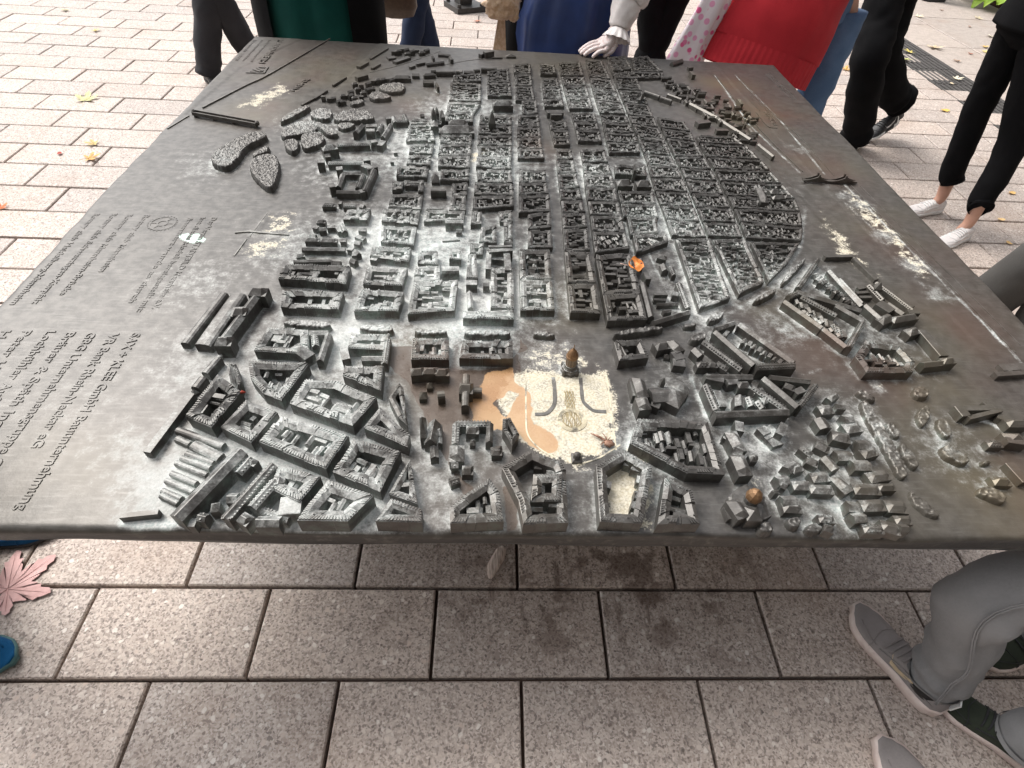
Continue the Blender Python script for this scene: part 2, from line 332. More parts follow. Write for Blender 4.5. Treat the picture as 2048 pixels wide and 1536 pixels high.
def field(u, v, gs):
    out = np.zeros_like(u)
    for (a, b, r, k) in gs: out = np.maximum(out, k*np.exp(-((u*1000-a)**2+(v*1000-b)**2)/(r*r)))
    return out
def patina(u, v): 
    return np.clip(field(u, v, GA)*(.65+.7*fbm(u, v, 5., 3))+.10, 0, 1)
def polyfield(u, v, poly, soft):
    """1 inside, 0 outside, soft edge (mm)"""
    U, V = u*1000, v*1000; ins = np.zeros(U.shape, bool); dist = np.full(U.shape, 1e9); n = len(poly)
    for i in range(n):
        (x1, y1), (x2, y2) = poly[i], poly[(i+1) % n]
        c = ((y1 > V) != (y2 > V)) & (U < (x2-x1)*(V-y1)/((y2-y1) or 1e-9)+x1); ins ^= c
        L = (x2-x1)**2+(y2-y1)**2 or 1; t = np.clip(((U-x1)*(x2-x1)+(V-y1)*(y2-y1))/L, 0, 1)
        dist = np.minimum(dist, np.hypot(U-x1-t*(x2-x1), V-y1-t*(y2-y1)))
    return np.clip(.5+np.where(ins, dist, -dist)/(2*soft), 0, 1)
def edge_u(v, side): 
    """the cast edge is not quite straight"""
    return side*(TWID/2) + .010*(fbm(np.asarray(v)*1.0+3*side, np.asarray(v)*0+.3, 2.6, 40)-.5)*2 + .004*(fbm(np.asarray(v), np.asarray(v)*0+.7, 14, 44)-.5)*2*(1 if side < 0 else .4)
NU, NV = 440, 440
uu, vv = np.meshgrid(np.linspace(-1, 1, NU), np.linspace(0, 1, NV))
V_ = vv*TLEN
EL, ER = edge_u(V_, -1), edge_u(V_, 1)
U_ = EL+(ER-EL)*(uu+1)/2
fe = .0035*(fbm(U_, U_*0, 5, 50)-.5)*2
V_ = V_+(fe*(1-vv)+.004*(fbm(U_, U_*0, 4, 55)-.5)*2*vv)
Z_ = np.full(U_.shape, TZ)
Z_ += .0012*(fbm(U_, V_, 9, 7)-.5)
for poly, dz, soft in [([(-1211.6, 2123.9), (-998.2, 2682.6), (-682.8, 2545.5), (-794.9, 1753.8), (-929.1, 1559.2), (-1255.5, 1637.4)], -2.0, 4), ([(-44.6, 382.7), (14.8, 384.8), (9.8, 308.9), (-13.8, 267.4), (-45.2, 266.5)], 1.2, 3), ([(81.8, 381.0), (135.0, 382.9), (133.7, 291.9), (87.4, 281.0), (74.6, 310.9)], 1.2, 3), ([(767.5, 2326.9), (961.9, 2421.9), (1004.0, 1440.2), (1097.7, 521.5), (986.6, 465.0), (887.3, 1373.8)], -1.5, 5), ([(-781.1, 881.7), (-766.1, 999.5), (-693.4, 1024.5), (-680.4, 913.7)], -1.5, 3), ([(-804.6, 785.8), (-793.0, 876.0), (-673.0, 884.2), (-686.7, 781.8)], -1.5, 3)]:
    Z_ += dz/1000.*polyfield(U_, V_, poly, soft)
ed = np.minimum(np.minimum(U_-EL, ER-U_), np.minimum(V_, TLEN-V_)); Z_ -= .004*np.exp(-(np.clip(ed, 0, 1)/.004)**2)
verts = np.stack([U_, V_, Z_], -1).reshape(-1, 3)
idx = np.arange(NU*NV).reshape(NV, NU)
faces = np.stack([idx[:-1, :-1], idx[:-1, 1:], idx[1:, 1:], idx[1:, :-1]], -1).reshape(-1, 4).tolist()
V2 = verts.tolist(); ring = list(idx[0, :])+list(idx[1:, -1])+list(idx[-1, -2::-1])+list(idx[-2:0:-1, 0])
rings = [ring]
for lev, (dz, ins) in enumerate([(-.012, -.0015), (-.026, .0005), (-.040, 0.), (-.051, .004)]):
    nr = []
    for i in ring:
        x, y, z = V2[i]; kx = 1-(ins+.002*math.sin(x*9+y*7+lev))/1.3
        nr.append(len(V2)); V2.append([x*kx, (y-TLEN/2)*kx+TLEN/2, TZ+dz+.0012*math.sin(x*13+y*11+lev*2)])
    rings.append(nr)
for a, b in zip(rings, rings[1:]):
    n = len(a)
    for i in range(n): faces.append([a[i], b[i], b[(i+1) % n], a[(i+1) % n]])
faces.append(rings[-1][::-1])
pm = bpy.data.meshes.new('relief_plate'); pm.from_pydata(V2, [], faces); pm.update()
pm.polygons.foreach_set('use_smooth', [True]*len(pm.polygons))
NVT = len(V2)
def setattr_(me, name, arr):
    a = me.attributes.new(name, 'FLOAT', 'POINT'); a.data.foreach_set('value', np.asarray(arr, dtype=np.float32).ravel())
full = lambda g, fill: np.concatenate([g.ravel(), np.full(NVT-g.size, fill)])
PAT = patina(U_, V_)
for line, amt, wd in [([(-10.5, 2294.5), (42.0, 1691.7), (51.0, 1332.9), (50.9, 938.9), (42.7, 566.6)], 0.35, 14), ([(917.4, 2349.0), (910.9, 1791.4), (969.8, 1399.6)], 0.75, 6), ([(1018.8, 2363.9), (1059.1, 1857.1), (1057.7, 1389.3)], 0.75, 6), ([(1101.7, 1321.7), (1128.4, 985.6), (1157.6, 618.0), (1167.9, 454.9)], 0.9, 6), ([(1023.3, 1350.1), (1076.2, 1009.4), (1080.4, 674.9)], 0.5, 10), ([(399.9, 583.1), (339.4, 658.2), (312.8, 956.9), (300.5, 1392.4)], 0.7, 6), ([(525.9, 1288.8), (516.6, 949.8), (508.6, 646.5)], 0.8, 5), ([(887.8, 1140.9), (783.2, 910.5), (625.3, 714.7), (390.5, 545.7)], 0.6, 12), ([(-621.1, 536.0), (-680.9, 433.1), (-705.4, 260.9)], 0.5, 16), ([(623.7, 632.2), (773.2, 490.9)], 0.9, 6), ([(328.8, 392.7), (333.7, 277.1), (499.1, 281.7)], 0.8, 8), ([(160.9, 207.8), (225.8, 126.5), (344.9, 128.7)], 0.7, 8), ([(-820.6, 96.1), (-783.2, 284.8), (-734.4, 431.0)], 0.3, 10), ([(-740.4, 13.9), (-664.7, 10.3)], 1.0, 14), ([(535.6, 384.4), (643.8, 419.5)], 0.6, 8), ([(782.4, 457.3), (755.5, 507.6), (742.9, 399.3), (874.3, 419.7)], 0.7, 7), ([(947.8, 280.3), (988.0, 254.1), (973.0, 214.4)], 0.8, 7)]:
    q = np.full(U_.shape, 1e9)
    for (x1, y1), (x2, y2) in zip(line, line[1:]):
        L = (x2-x1)**2+(y2-y1)**2 or 1; t = np.clip(((U_*1000-x1)*(x2-x1)+(V_*1000-y1)*(y2-y1))/L, 0, 1)
        q = np.minimum(q, np.hypot(U_*1000-x1-t*(x2-x1), V_*1000-y1-t*(y2-y1)))
    PAT = np.maximum(PAT, amt*np.exp(-(q/wd)**2)*(.5+fbm(U_, V_, 12, 9)))
setattr_(pm, 'patina', full(PAT, .12))
setattr_(pm, 'brown', full(np.clip(field(U_, V_, GBN)*(.5+fbm(U_, V_, 4., 21)), 0, 1), .35))
wu = U_+.006*(fbm(U_, V_, 40, 61)-.5)*2+.016*(fbm(U_, V_, 11, 62)-.5)*2; wv = V_+.006*(fbm(U_, V_, 40, 63)-.5)*2+.016*(fbm(U_, V_, 11, 64)-.5)*2
def polys(ps, soft): 
    o = np.zeros(U_.shape)
    for p in ps: o = np.maximum(o, polyfield(wu, wv, p, soft))
    return o
setattr_(pm, 'cream', full(np.maximum(polys([[(-44.3, 391.8), (20.7, 389.5), (22.2, 379.0), (85.2, 381.1), (135.4, 385.9), (136.6, 312.8), (132.1, 207.1), (94.6, 167.5), (42.9, 145.5), (-33.6, 173.0), (-92.3, 214.0), (-102.3, 305.5), (-80.4, 363.5)], [(86.3, 140.7), (156.9, 183.2), (198.6, 137.2), (155.9, 11.0), (103.2, 20.0), (88.4, 80.5)]], 22), .52*polys([[(-778.5, 881.9), (-768.9, 999.3), (-694.9, 1018.8), (-679.1, 908.7)], [(-802.0, 785.9), (-790.1, 866.4), (-674.5, 879.1), (-685.9, 788.7)], [(1104.9, 1329.0), (1124.1, 1222.6), (1142.9, 1014.0), (1144.1, 787.3), (1083.3, 783.9), (1076.2, 1009.4), (1044.2, 1153.0)], [(-1083.9, 1839.1), (-1006.4, 1981.5), (-928.5, 1911.6), (-1012.8, 1726.6), (-1101.9, 1715.4)], [(-225.8, 1453.8), (-120.3, 1504.0), (-102.3, 1390.6), (-204.2, 1344.5)], [(-32.8, 458.9), (26.7, 477.9), (125.7, 416.6), (138.4, 383.0), (-46.6, 387.2)], [(939.6, 1144.9), (863.1, 865.6), (963.0, 777.1), (964.4, 974.6)], [(737.9, 375.8), (804.3, 378.0), (786.6, 354.7)], [(363.1, 123.4), (411.3, 118.7), (387.3, 90.8)]], 30)), 0)); setattr_(pm, 'tan', full(polys([[(-130.0, 384.2), (-68.7, 400.2), (-40.1, 321.4), (-42.3, 260.0), (-25.5, 241.0), (18.1, 204.3), (18.3, 180.1), (-4.2, 170.1), (-45.0, 184.6), (-62.1, 212.3), (-117.5, 225.9), (-153.1, 237.6), (-157.3, 303.8)]], 8)*(1-polys([[(-118.1, 294.0), (-80.8, 327.2), (-64.8, 320.6), (-92.0, 258.6)], [(-63.2, 394.2), (-33.5, 380.0), (-37.1, 342.9), (-69.7, 349.1)]], 8)), 0))
setattr_(pm, 'wet', full(polys([[(-354.4, 462.4), (-297.8, 464.7), (-267.8, 386.9), (-157.9, 390.8), (-102.3, 400.5), (-32.8, 458.9), (-55.2, 491.4), (-52.9, 364.4), (-142.7, 225.2), (-172.8, 224.4), (-198.5, 152.0), (-139.0, 76.8), (-156.6, 56.0), (-219.3, 174.7), (-256.2, 260.6), (-297.3, 356.1), (-333.1, 384.5)], [(-97.7, 87.9), (-74.3, 99.0), (-67.3, 2.7), (-84.9, 2.5)]], 9), 0)); setattr_(pm, 'rim_shade', np.concatenate([np.zeros(NU*NV), np.clip(np.repeat([.75, 1, 1, 1], len(ring)), 0, 1)])); setattr_(pm, 'mint', full(polys([[(-984.4, 858.0), (-965.8, 878.8), (-935.8, 880.8), (-907.7, 858.4), (-904.2, 830.0), (-934.5, 823.4), (-965.2, 835.4)]], 9), 0))
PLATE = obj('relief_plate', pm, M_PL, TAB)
def paint(me):
    n = len(me.vertices); co = np.empty(n*3, dtype=np.float32); me.vertices.foreach_get('co', co); co = co.reshape(-1, 3)
    u, v = co[:, 0].astype(float), co[:, 1].astype(float)
    setattr_(me, 'patina', patina(u, v)*.95); setattr_(me, 'brown', np.clip(field(u, v, GBN)*(.5+fbm(u, v, 4., 21)), 0, 1))
def cast(mb, name, parent=TAB, mat=None):
    me = mb.mesh(name); paint(me); return obj(name, me, mat or M_PL, parent)
# ---- pieces of the relief, all in millimetres on the plate
def mmv(u, v, z): return (u*.001, v*.001, TZ+z*.001)
def area(P): return sum(a[0]*b[1]-b[0]*a[1] for a, b in zip(P, P[1:]+P[:1]))/2
def offset(P, d):
    n = len(P); out = []
    for i in range(n):
        a, b, c = Vector(P[i-1]), Vector(P[i]), Vector(P[(i+1) % n])
        e1, e2 = (b-a).normalized(), (c-b).normalized(); n1, n2 = Vector((-e1.y, e1.x)), Vector((-e2.y, e2.x))
        k = n1+n2
        if k.length < .3: k = n1
        k = k/max(.45, k.dot(n1)); out.append(tuple(b+k*d))
    return out
def prism(mb, sec0, sec1):
    """closed solid between two matching sections"""
    n = len(sec0); vs = sec0+sec1
    fs = [tuple(range(n))[::-1], tuple(range(n, 2*n))]
    for i in range(n): fs.append((i, (i+1) % n, n+(i+1) % n, n+i))
    mb.add(vs, fs)
def wing(mb, a, b, w, h, r, kind, rg):
    a, b = Vector(a), Vector(b); t = b-a; L = t.length
    if L < 1: t = Vector((1, 0)); L = 1
    t = t/L; n = Vector((-t.y, t.x)); J = lambda: rg.uniform(-.5, .5)
    if kind == 'p':      # tower or pavilion with pointed roof
        c = (a+b)/2; l2 = max(L, w*.8)/2
        co = [c+t*l2*i+n*w/2*j for i, j in ((-1, -1), (1, -1), (1, 1), (-1, 1))]
        lo = [mmv(p.x, p.y, -1) for p in co]; hi = [mmv(p.x, p.y, h) for p in co]; ap = mmv(c.x, c.y, h+max(r, 6)+2)
        mb.add(lo+hi+[ap], [(3, 2, 1, 0)]+[(i, (i+1) % 4, 4+(i+1) % 4, 4+i) for i in range(4)]+[(4+i, 4+(i+1) % 4, 8) for i in range(4)]); return
    if kind == 'f': prof = [(-.5, -1), (-.5, h+J()), (-.46, h+.8), (.46, h+.8), (.5, h+J()), (.5, -1)]
    elif kind == 'b': prof = [(-.5, -1), (-.5, h), (-.38, h+r*.62), (-.15, h+r*.95), (.15, h+r*.95), (.38, h+r*.62), (.5, h), (.5, -1)]
    else: prof = [(-.5, -1), (-.5, h+J()), (-.04, h+r), (.04, h+r), (.5, h+J()), (.5, -1)]
    def sec(p, rr=1.0): return [mmv(p.x+n.x*x*w, p.y+n.y*x*w, z if z <= h+1 else h+(z-h)*rr) for x, z in prof]
    if kind == 'h' and L > 4:
        k = min(w*.45, L*.35); nn = []
        A0 = a-t*w*.18; B0 = b+t*w*.18
        secs = [sec(A0, 0.08), sec(A0+t*k), sec(B0-t*k), sec(B0, 0.08)]
    else: 
        secs = [sec(a), sec(b)]
    n_ = len(prof); vs = sum(secs, []); fs = [tuple(range(n_))[::-1], tuple(range((len(secs)-1)*n_, len(secs)*n_))]
    for s in range(len(secs)-1):
        for i in range(n_): fs.append((s*n_+i, s*n_+(i+1) % n_, (s+1)*n_+(i+1) % n_, (s+1)*n_+i))
    mb.add(vs, fs)
def pxm(u, v):     # rough pixels per metre at a place on the plate
    return 1000/ math.sqrt((u*.001+.14)**2+(v*.001+.43)**2+.87**2)
BLK = [([(-44,2303),(40,2317),(36,2199),(-40,2188)],13,9,4,1.0,1,()),([(-37,2171),(38,2182),(37,2057),(-37,2046)],13,9,4,1.0,1,()),([(-38,2034),(38,2044),(42,1895),(-40,1884)],13,9,4,1.0,1,()),([(-14,1884),(48,1896),(48,1772),(-17,1750)],13,9,4,1.0,1,()),([(-33,1735),(49,1758),(50,1645),(-36,1635)],13,9,4,1.0,1,()),([(-39,1625),(50,1637),(49,1557),(-42,1541)],13,9,4,1.0,1,()),([(-40,1535),(48,1551),(48,1468),(-41,1456)],13,9,4,1.0,1,()),([(-40,1450),(49,1462),(52,1390),(-42,1384)],13,9,4,1.0,1,()),([(-158,2198),(-62,2240),(-60,2081),(-158,2067)],13,9,4,1.0,1,()),([(-158,2055),(-57,2069),(-53,1932),(-154,1919)],13,9,4,1.0,1,()),([(-180,1720),(-58,1725),(-57,1648),(-181,1637)],13,9,4,1.0,1,()),([(-183,1628),(-58,1639),(-59,1566),(-182,1556)],13,9,4,1.0,1,()),([(-183,1544),(-59,1557),(-60,1483),(-183,1470)],13,9,4,1.0,1,()),([(-181,1459),(-60,1471),(-61,1385),(-179,1378)],13,9,4,1.0,1,()),([(-305,2131),(-185,2167),(-183,2072),(-304,2055)],13,9,4,1.0,1,()),([(-312,2037),(-182,2047),(-179,1863),(-307,1850)],13,9,4,1.0,1,()),([(-310,1833),(-178,1837),(-201,1749),(-309,1736)],13,9,4,1.0,1,()),([(-312,1727),(-204,1755),(-204,1658),(-310,1645)],13,9,4,1.0,1,()),([(-315,1532),(-205,1547),(-201,1477),(-314,1468)],13,9,4,1.0,1,()),([(-315,1458),(-204,1469),(-202,1387),(-314,1380)],13,9,4,1.0,1,()),([(-439,1608),(-356,1617),(-332,1483),(-434,1475)],13,9,4,1.0,1,()),([(-416,1447),(-335,1456),(-335,1389),(-413,1381)],13,9,4,1.0,1,()),([(-431,1657),(-363,1665),(-359,1627),(-432,1618)],13,9,4,1.0,1,()),([(-311,1363),(-205,1377),(-202,1293),(-308,1293)],16,10,4,1.0,1,()),([(-297,1267),(-204,1280),(-201,1205),(-294,1202)],16,10,4,1.0,1,()),([(-254,1186),(-205,1191),(-205,1118),(-252,1114)],16,10,4,1.0,1,()),([(-251,1109),(-207,1112),(-205,1032),(-255,1028)],16,10,4,1.0,1,()),([(-324,1017),(-207,1022),(-209,976),(-323,959)],16,10,4,1.0,1,()),([(-182,1371),(-65,1382),(-64,1296),(-183,1300)],16,10,4,1.0,1,()),([(-180,1278),(-64,1286),(-62,1208),(-175,1203)],16,10,4,1.0,1,()),([(-184,1190),(-60,1199),(-59,1125),(-184,1126)],16,10,4,1.0,1,()),([(-187,1110),(-59,1125),(-60,1067),(-186,1034)],16,10,4,1.0,1,()),([(-411,1359),(-336,1366),(-333,1301),(-412,1298)],16,10,4,1.0,1,()),([(-440,1288),(-337,1281),(-337,1217),(-434,1213)],16,10,4,1.0,1,()),([(-443,1174),(-405,1182),(-406,1134),(-437,1132)],16,10,4,1.0,1,()),([(-405,1187),(-344,1193),(-340,1124),(-356,1123),(-358,1159),(-400,1155)],16,10,4,1.0,1,()),([(-435,1099),(-339,1107),(-337,1026),(-434,1027)],16,10,4,1.0,1,()),([(-447,1014),(-339,1018),(-338,943),(-443,951)],16,10,4,1.0,1,()),([(-439,928),(-340,924),(-339,837),(-430,848)],16,10,4,1.0,1,()),([(-188,1021),(-157,1024),(-157,956),(-188,950)],16,10,4,1.0,1,()),([(-107,1028),(-65,1030),(-65,978),(-103,976)],16,10,4,1.0,1,()),([(-92,970),(-66,972),(-67,862),(-92,867)],16,10,4,1.0,1,()),([(-157,941),(-113,950),(-111,866),(-162,863)],16,10,4,1.0,1,()),([(-187,856),(-147,858),(-150,808),(-185,809)],16,10,4,1.0,1,()),([(-40,1291),(50,1299),(48,1222),(-42,1207)],16,10,4,1.0,1,()),([(-43,1202),(50,1215),(51,1148),(-44,1131)],16,10,4,1.0,1,()),([(-44,1127),(53,1139),(51,1044),(-47,1024)],16,10,4,1.0,1,()),([(-20,1014),(51,1039),(48,959),(-21,939)],16,10,4,1.0,1,()),([(-21,930),(47,939),(45,853),(-26,847)],16,10,4,1.0,1,()),([(-51,822),(34,827),(31,701),(-52,693)],23,12,5,1.0,1,()),([(-52,688),(31,694),(31,576),(-53,572)],23,12,5,1.0,1,()),([(-324,802),(-270,802),(-264,746),(-319,748)],23,12,5,1.0,1,()),([(-240,804),(-208,806),(-206,766),(-238,770)],23,12,5,1.0,1,()),([(-322,731),(-259,738),(-255,677),(-322,668)],23,12,5,1.0,1,()),([(-321,663),(-210,680),(-212,564),(-322,543)],23,12,5,1.0,1,()),([(-192,561),(-71,571),(-70,537),(-191,536)],23,12,5,1.0,1,()),([(-127,735),(-68,735),(-69,578),(-126,580)],23,12,5,1.0,1,()),([(-189,790),(-167,792),(-159,693),(-190,691)],23,12,5,1.0,1,()),([(79,2333),(150,2325),(152,2208),(78,2197)],13,9,4,1.0,1,()),([(78,2137),(153,2148),(154,2044),(77,2033)],13,9,4,1.0,1,()),([(77,2024),(155,2034),(156,1933),(76,1922)],13,9,4,1.0,1,()),([(76,1913),(156,1923),(157,1850),(77,1840)],13,9,4,1.0,1,()),([(84,1700),(155,1708),(154,1631),(88,1623)],13,9,4,1.0,1,()),([(88,1616),(154,1623),(153,1562),(91,1555)],13,9,4,1.0,1,()),([(91,1548),(153,1554),(152,1508),(93,1502)],13,9,4,1.0,1,()),([(95,1451),(151,1459),(152,1392),(93,1381)],15,9,4,1.0,1,()),([(92,1368),(152,1379),(153,1291),(90,1281)],17,10,4,1.0,1,()),([(90,1273),(153,1283),(154,1192),(88,1181)],17,10,4,1.0,1,()),([(88,1174),(154,1184),(155,1117),(86,1109)],17,10,4,1.0,1,()),([(86,1102),(155,1110),(156,1042),(85,1034)],17,10,4,1.0,1,()),([(84,1028),(156,1035),(154,959),(81,950)],17,10,4,1.0,1,()),([(81,944),(154,953),(149,846),(76,838)],17,10,4,1.0,1,()),([(74,823),(147,825),(145,686),(71,685)],23,12,5,1.0,1,()),([(71,681),(145,683),(143,571),(68,568)],23,12,5,1.0,1,()),([(168,2347),(275,2384),(274,2208),(170,2192)],13,9,4,1.0,1,()),([(170,2173),(274,2188),(274,2094),(171,2071)],13,9,4,1.0,1,()),([(171,2061),(274,2084),(274,1964),(173,1950)],13,9,4,1.0,1,()),([(174,1941),(274,1954),(275,1843),(177,1831)],13,9,4,1.0,1,()),([(179,1780),(275,1791),(276,1717),(182,1706)],13,9,4,1.0,1,()),([(182,1698),(276,1709),(275,1644),(183,1637)],13,9,4,1.0,1,()),([(183,1629),(275,1636),(274,1545),(184,1541)],13,9,4,1.0,1,()),([(184,1468),(273,1471),(273,1382),(184,1378)],14,9,4,1.0,1,()),([(182,1356),(272,1359),(272,1290),(178,1289)],17,9,4,1.0,1,()),([(178,1281),(272,1282),(272,1207),(173,1200)],17,9,4,1.0,1,()),([(173,1193),(272,1199),(269,1117),(171,1114)],17,9,4,1.0,1,()),([(171,1107),(269,1110),(266,1034),(170,1030)],17,9,4,1.0,1,()),([(170,1024),(266,1027),(264,946),(166,945)],17,9,4,1.0,1,()),([(166,939),(264,940),(263,861),(161,833)],17,9,4,1.0,1,()),([(159,810),(260,825),(256,656),(157,643)],23,12,5,1.0,1,()),([(157,639),(256,652),(254,552),(156,543)],23,12,5,1.0,1,()),([(302,2411),(383,2424),(393,2192),(299,2205)],12,8,3,1.0,1,()),([(298,2185),(394,2173),(398,2031),(296,2033)],12,8,3,1.0,1,()),([(296,2024),(398,2021),(399,1921),(296,1938)],12,8,3,1.0,1,()),([(296,1929),(399,1912),(400,1810),(298,1812)],12,8,3,1.0,1,()),([(298,1787),(400,1785),(402,1718),(296,1716)],13,8,3,1.0,1,()),([(296,1708),(402,1710),(405,1633),(293,1627)],13,8,3,1.0,1,()),([(293,1619),(406,1625),(408,1550),(290,1546)],13,8,3,1.0,1,()),([(290,1539),(409,1542),(401,1470),(287,1458)],13,8,3,1.0,1,()),([(291,1356),(398,1358),(391,1290),(284,1291)],17,9,4,1.0,1,()),([(276,1176),(393,1186),(386,1111),(274,1107)],17,9,4,1.0,1,()),([(274,1100),(386,1104),(379,1030),(271,1028)],17,9,4,1.0,1,()),([(282,1027),(371,1025),(362,945),(277,931)],17,9,4,1.0,1,()),([(283,925),(385,941),(382,899),(278,841)],17,9,4,1.0,1,()),([(409,2431),(512,2448),(517,2254),(410,2226)],12,7,3,1.0,1,()),([(411,2210),(517,2238),(515,2075),(412,2072)],12,7,3,1.0,1,()),([(412,2057),(515,2060),(513,1922),(412,1935)],12,7,3,1.0,1,()),([(413,1922),(513,1909),(512,1792),(413,1809)],12,7,3,1.0,1,()),([(413,1797),(512,1779),(511,1698),(414,1724)],12,7,3,1.0,1,()),([(414,1712),(511,1687),(512,1593),(414,1626)],12,7,3,1.0,1,()),([(415,1614),(512,1582),(512,1465),(415,1474)],12,7,3,1.0,1,()),([(415,1464),(512,1455),(513,1375),(414,1388)],12,7,3,1.0,1,()),([(413,1379),(513,1366),(513,1297),(408,1296)],12,7,3,1.0,1,()),([(408,1287),(513,1288),(512,1205),(405,1205)],12,7,3,1.0,1,()),([(405,1196),(512,1196),(509,1113),(405,1117)],12,7,3,1.0,1,()),([(405,1109),(509,1106),(507,1025),(405,1032)],12,7,3,1.0,1,()),([(405,1025),(507,1018),(505,939),(403,942)],12,7,3,1.0,1,()),([(407,915),(510,922),(492,653),(399,606)],17,9,4,1.0,1,()),([(525,1786),(629,1761),(632,1674),(524,1698)],13,7,3,1.0,1,()),([(524,1684),(632,1660),(630,1587),(524,1609)],13,7,3,1.0,1,()),([(524,1597),(629,1574),(631,1464),(525,1458)],13,7,3,1.0,1,()),([(525,1446),(631,1452),(633,1368),(525,1374)],13,7,3,1.0,1,()),([(525,1364),(633,1357),(631,1286),(525,1296)],13,7,3,1.0,1,()),([(525,1286),(631,1275),(629,1198),(523,1200)],13,7,3,1.0,1,()),([(523,1191),(629,1188),(626,1114),(520,1114)],13,7,3,1.0,1,()),([(520,1105),(626,1105),(621,1028),(518,1029)],13,7,3,1.0,1,()),([(517,1020),(621,1019),(616,949),(515,950)],13,7,3,1.0,1,()),([(517,917),(617,932),(607,727),(521,670)],17,9,4,1.0,1,()),([(647,1636),(797,1635),(816,1573),(645,1580)],13,7,3,1.0,1,()),([(645,1567),(820,1561),(838,1462),(646,1469)],13,7,3,1.0,1,()),([(646,1457),(840,1450),(847,1382),(648,1376)],13,7,3,1.0,1,()),([(648,1365),(848,1371),(854,1287),(646,1290)],13,7,3,1.0,1,()),([(645,1279),(856,1277),(867,1191),(642,1193)],13,7,3,1.0,1,()),([(642,1184),(865,1181),(854,1110),(640,1115)],13,7,3,1.0,1,()),([(639,1106),(851,1101),(828,1022),(634,1033)],13,7,3,1.0,1,()),([(634,1025),(826,1013),(794,941),(628,947)],13,7,3,1.0,1,()),([(633,919),(781,924),(711,827),(621,731)],15,8,3,1.0,1,()),([(413,2457),(509,2503),(515,2324),(418,2290)],14,9,4,1.0,1,()),([(533,2476),(621,2521),(657,2307),(518,2296)],14,9,4,1.0,1,()),([(414,2265),(658,2311),(644,2243),(414,2192)],13,8,3,1.0,1,()),([(-654,719),(-486,719),(-484,648),(-653,661)],25,13,5,1.0,1,()),([(-628,612),(-483,613),(-483,549),(-617,552)],27,13,5,1.0,1,()),([(-442,628),(-339,620),(-344,550),(-447,546)],27,13,5,1.0,1,()),([(-446,723),(-342,725),(-347,649),(-445,654)],22,12,5,1.0,1,()),([(-447,814),(-343,818),(-343,755),(-447,774)],20,12,5,1.0,1,()),([(-546,995),(-481,1007),(-482,949),(-549,944)],20,13,5,1.0,1,()),([(-627,482),(-536,476),(-517,401),(-635,407)],26,13,5,1.0,1,()),([(-441,468),(-353,469),(-351,419),(-438,422)],26,13,5,1.0,1,()),([(-301,458),(-219,461),(-215,395),(-297,393)],26,13,5,1.0,1,()),([(-189,454),(-75,462),(-74,403),(-193,401)],26,13,5,1.0,1,()),([(-98,231),(-83,236),(-66,194),(-80,168),(-98,206)],28,12,5,1.0,1,()),([(-681,327),(-620,283),(-648,193),(-704,218)],34,14,6,1.0,1,()),([(-676,363),(-656,360),(-632,314),(-629,284),(-651,308)],30,12,5,1.0,1,()),([(-634,368),(-508,366),(-538,265),(-578,281),(-614,320)],32,14,6,1.0,1,()),([(-504,319),(-439,318),(-352,275),(-387,205),(-519,256)],32,14,6,1.0,1,()),([(-432,364),(-352,367),(-347,297),(-432,337)],30,14,6,1.0,1,()),([(-314,324),(-303,308),(-283,211),(-304,231),(-329,279)],28,10,4,1.0,1,()),([(-604,263),(-537,234),(-566,161),(-632,195)],32,14,6,1.0,1,()),([(-528,226),(-391,181),(-417,106),(-552,163)],32,15,6,1.0,1,()),([(-342,254),(-295,203),(-276,187),(-277,159),(-365,201)],32,13,5,1.0,1,()),([(-378,173),(-289,148),(-314,62),(-404,101)],32,15,6,1.0,1,()),([(-270,134),(-246,40),(-299,61),(-287,95)],28,11,5,1.0,1,()),([(-504,113),(-423,90),(-447,38),(-502,64)],32,14,6,1.0,1,()),([(-409,82),(-323,51),(-359,-10),(-442,1)],36,15,6,1.0,1,()),([(-293,45),(-237,26),(-235,-7),(-313,4)],36,15,6,1.0,1,()),([(175,239),(319,235),(319,111),(248,112),(150,178)],30,13,5,1.0,1,()),([(160,465),(226,475),(232,418),(162,404)],28,12,5,1.0,1,()),([(774,496),(853,482),(860,423),(841,395),(728,391),(723,440)],26,14,6,1.0,1,()),([(-122,93),(-105,64),(-97,7),(-188,0),(-191,33),(-158,63)],33,13,5,1.0,1,()),([(-45,156),(10,129),(18,109),(14,6),(-64,2),(-71,48),(-100,115)],33,14,6,0.5,1,()),([(134,160),(183,123),(143,7),(69,9),(76,122)],33,13,5,0.0,1,()),([(202,101),(246,73),(245,7),(169,5)],33,13,5,1.0,1,()),([(-43,99),(10,101),(4,45),(-50,44)],38,13,5,0,1,())]
